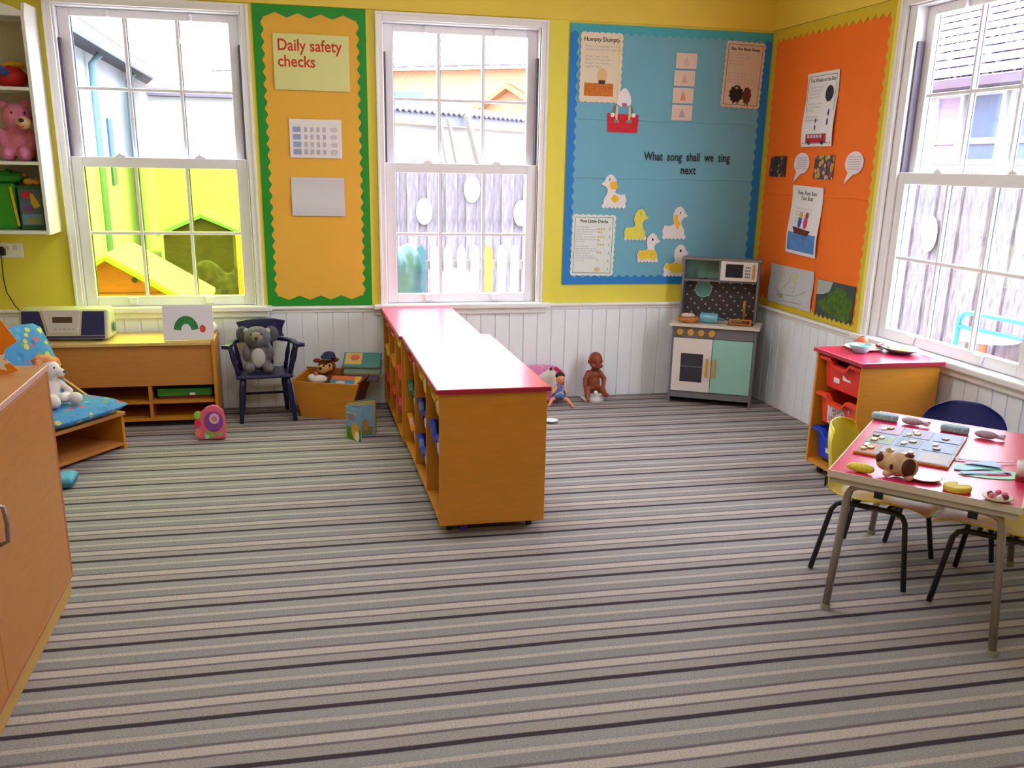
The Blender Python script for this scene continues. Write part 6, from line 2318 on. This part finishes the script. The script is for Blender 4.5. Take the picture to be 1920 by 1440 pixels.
def tile_mat(name, c1, c2, pitch):
    m = bpy.data.materials.new(name)
    m.use_nodes = True
    n = m.node_tree
    p = n.nodes['Principled BSDF']
    p.inputs['Roughness'].default_value = 1
    p.inputs['Specular IOR Level'].default_value = 0
    tcx_ = n.nodes.new('ShaderNodeTexCoord')
    s_ = n.nodes.new('ShaderNodeSeparateXYZ')
    n.links.new(tcx_.outputs['Object'], s_.inputs[0])
    a = n.nodes.new('ShaderNodeMath')
    a.operation = 'DIVIDE'
    a.inputs[1].default_value = pitch
    n.links.new(s_.outputs[2], a.inputs[0])
    f_ = n.nodes.new('ShaderNodeMath')
    f_.operation = 'FRACT'
    n.links.new(a.outputs[0], f_.inputs[0])
    l_ = n.nodes.new('ShaderNodeMath')
    l_.operation = 'LESS_THAN'
    l_.inputs[1].default_value = .2
    n.links.new(f_.outputs[0], l_.inputs[0])
    nz_ = n.nodes.new('ShaderNodeTexNoise')
    nz_.inputs['Scale'].default_value = 14
    n.links.new(tcx_.outputs['Object'], nz_.inputs['Vector'])
    mu = n.nodes.new('ShaderNodeMath')
    mu.operation = 'MULTIPLY'
    n.links.new(l_.outputs[0], mu.inputs[0])
    n.links.new(nz_.outputs[0], mu.inputs[1])
    mx = n.nodes.new('ShaderNodeMix')
    mx.data_type = 'RGBA'
    mx.inputs[6].default_value = (lin(c1[0]), lin(c1[1]), lin(c1[2]), 1)
    mx.inputs[7].default_value = (lin(c2[0]), lin(c2[1]), lin(c2[2]), 1)
    mu2 = n.nodes.new('ShaderNodeMath')
    mu2.operation = 'MULTIPLY'
    mu2.inputs[1].default_value = 2.0
    mu2.use_clamp = True
    n.links.new(mu.outputs[0], mu2.inputs[0])
    n.links.new(mu2.outputs[0], mx.inputs[0])
    n.links.new(mx.outputs[2], p.inputs['Base Color'])
    return m


MB().hexa([HP(3, 0, GZ), HP(11.6, 0, GZ), HP(11.6, 4, GZ), HP(3, 4, GZ)], [HP(3, 0, 3.1), HP(11.6, 0, 3.1), HP(11.6, 4, 3.1), HP(3, 4, 3.1)]).build('brick_wall', brw, hs)
mb = MB()
mb.hexa([HP(2.8, -.3, 3.11), HP(11.8, -.3, 3.11), HP(11.8, 3, 5.6), HP(2.8, 3, 5.6)], [HP(2.8, -.3, 3.2), HP(11.8, -.3, 3.2), HP(11.8, 3, 5.7), HP(2.8, 3, 5.7)])
mb.build('tiled_roof', tile_mat('grey_pantiles', (150, 148, 154), (86, 80, 92), .16), hs)
mb = MB()
mb.hexa([HP(2.8, 3.01, 5.6), HP(11.8, 3.01, 5.6), HP(11.8, 4.3, 3.6), HP(2.8, 4.3, 3.6)], [HP(2.8, 3.01, 5.7), HP(11.8, 3.01, 5.7), HP(11.8, 4.3, 3.7), HP(2.8, 4.3, 3.7)])
mb.build('tiled_roof', tile_mat('grey_pantiles_rear', (150, 148, 154), (86, 80, 92), .16), hs)
mb = MB()
mb.prism([(8.1, 2.35), (8.9, 2.85), (9.8, 2.35), (9.7, 2.30), (8.9, 2.76), (8.2, 2.30)], lambda u, v, d: HP(u, -d, v), .0, .25)
mb.build('porch_gable', M('porch_orange', (158, 105, 72), .7), hs)
MB().hexa([HP(6.6, -.02, 2.3), HP(7.2, -.02, 2.3), HP(7.2, -.0005, 2.3), HP(6.6, -.0005, 2.3)], [HP(6.6, -.02, 2.75), HP(7.2, -.02, 2.75), HP(7.2, -.0005, 2.75), HP(6.6, -.0005, 2.75)]).build('house_window', M('pale_mint_pane', (105, 140, 133), .2), hs)

# neighbour's house beyond the right window
nb_ = thing('neighbour_house', 'house with red brown tiled roof and white framed windows beyond the board fence', 'house', (9, 2, GZ))
MB().box(8.3, -3, GZ, 14, 10, 2.60).build('wall', M('neighbour_wall', (168, 156, 164), .8, noise=.05, nscale=3), nb_)
MB().box(8.0, -3.2, 2.50, 8.29, 10.2, 2.56).build('soffit', M('eaves_plum', (64, 46, 64), .7), nb_)
MB().box(7.9, -3.2, 2.50, 7.999, 10.2, 2.60).build('gutter', M('gutter_plum', (77, 58, 77), .6), nb_)
mb = MB()
mb.hexa([(7.9, -3.2, 2.605), (11.2, -3.2, 5.0), (11.2, 10.2, 5.0), (7.9, 10.2, 2.605)], [(7.9, -3.2, 2.70), (11.2, -3.2, 5.1), (11.2, 10.2, 5.1), (7.9, 10.2, 2.70)])
mb.build('tiled_roof', tile_mat('pale_lilac_tiles', (160, 154, 164), (24, 12, 28), .125), nb_)
wf = M('neighbour_window_white', (158, 156, 165), .5)
for y0, y1, pmc in ((5.0, 5.55, (136, 120, 150)), (4.25, 4.9, (78, 90, 120)), (3.5, 4.15, (90, 100, 130)), (2.7, 3.4, (90, 100, 130))):
    mb = MB()
    for a in ((y0, y0+.06, 1.62, 2.48), (y1-.06, y1, 1.62, 2.48)):
        mb.box(8.24, a[0], a[2], 8.299, a[1], a[3])
    for z0, z1 in ((1.62, 1.68), (2.42, 2.48), (1.86, 1.93)):
        mb.box(8.24, y0+.06, z0, 8.299, y1-.06, z1)
    fr = mb.build('window_frame', wf, nb_)
    MB().box(8.275, y0+.06, 1.68, 8.298, y1-.06, 2.42).build('pane', M('pane_%d' % pmc[0], pmc, .1), fr)
bl_ = M('turquoise_metal', (32, 119, 145), .4)
t = thing('metal_bench', 'turquoise tubular metal bench in front of the board fence', 'bench', (4.7, -.5, GZ))
mb = MB()
mb.tube([(4.62, -.19, GZ), (4.60, -.20, .30), (4.60, -.21, .52), (4.60, -.26, .565), (4.60, -.32, .575), (4.60, -1.5, .60), (4.60, -1.58, .55), (4.62, -1.6, GZ)], .018, 10)
mb.build('back_frame', bl_, t, smooth=True)
mb = MB()
mb.tube([(4.60, -.205, .465), (4.60, -1.59, .50)], .015, 10)
mb.build('rail', bl_, t, smooth=True)
t = thing('garden_table', 'white round garden table behind the turquoise bench', 'table', (4.96, -.05, GZ))
MB(Matrix.Translation((4.96, -.05, .335))).lathe([(.0005, 0), (.24, 0), (.25, .008), (.24, .018), (.0005, .018)], (0, 0, 0), 36).build('tabletop', M('table_top_white', (240, 240, 236), .4), t)
mb = MB()
mb.tube([(4.96, -.05, GZ), (4.96, -.05, .334)], .03, 12)
mb.build('pedestal', M('terracotta_leg', (144, 91, 62), .6), t)
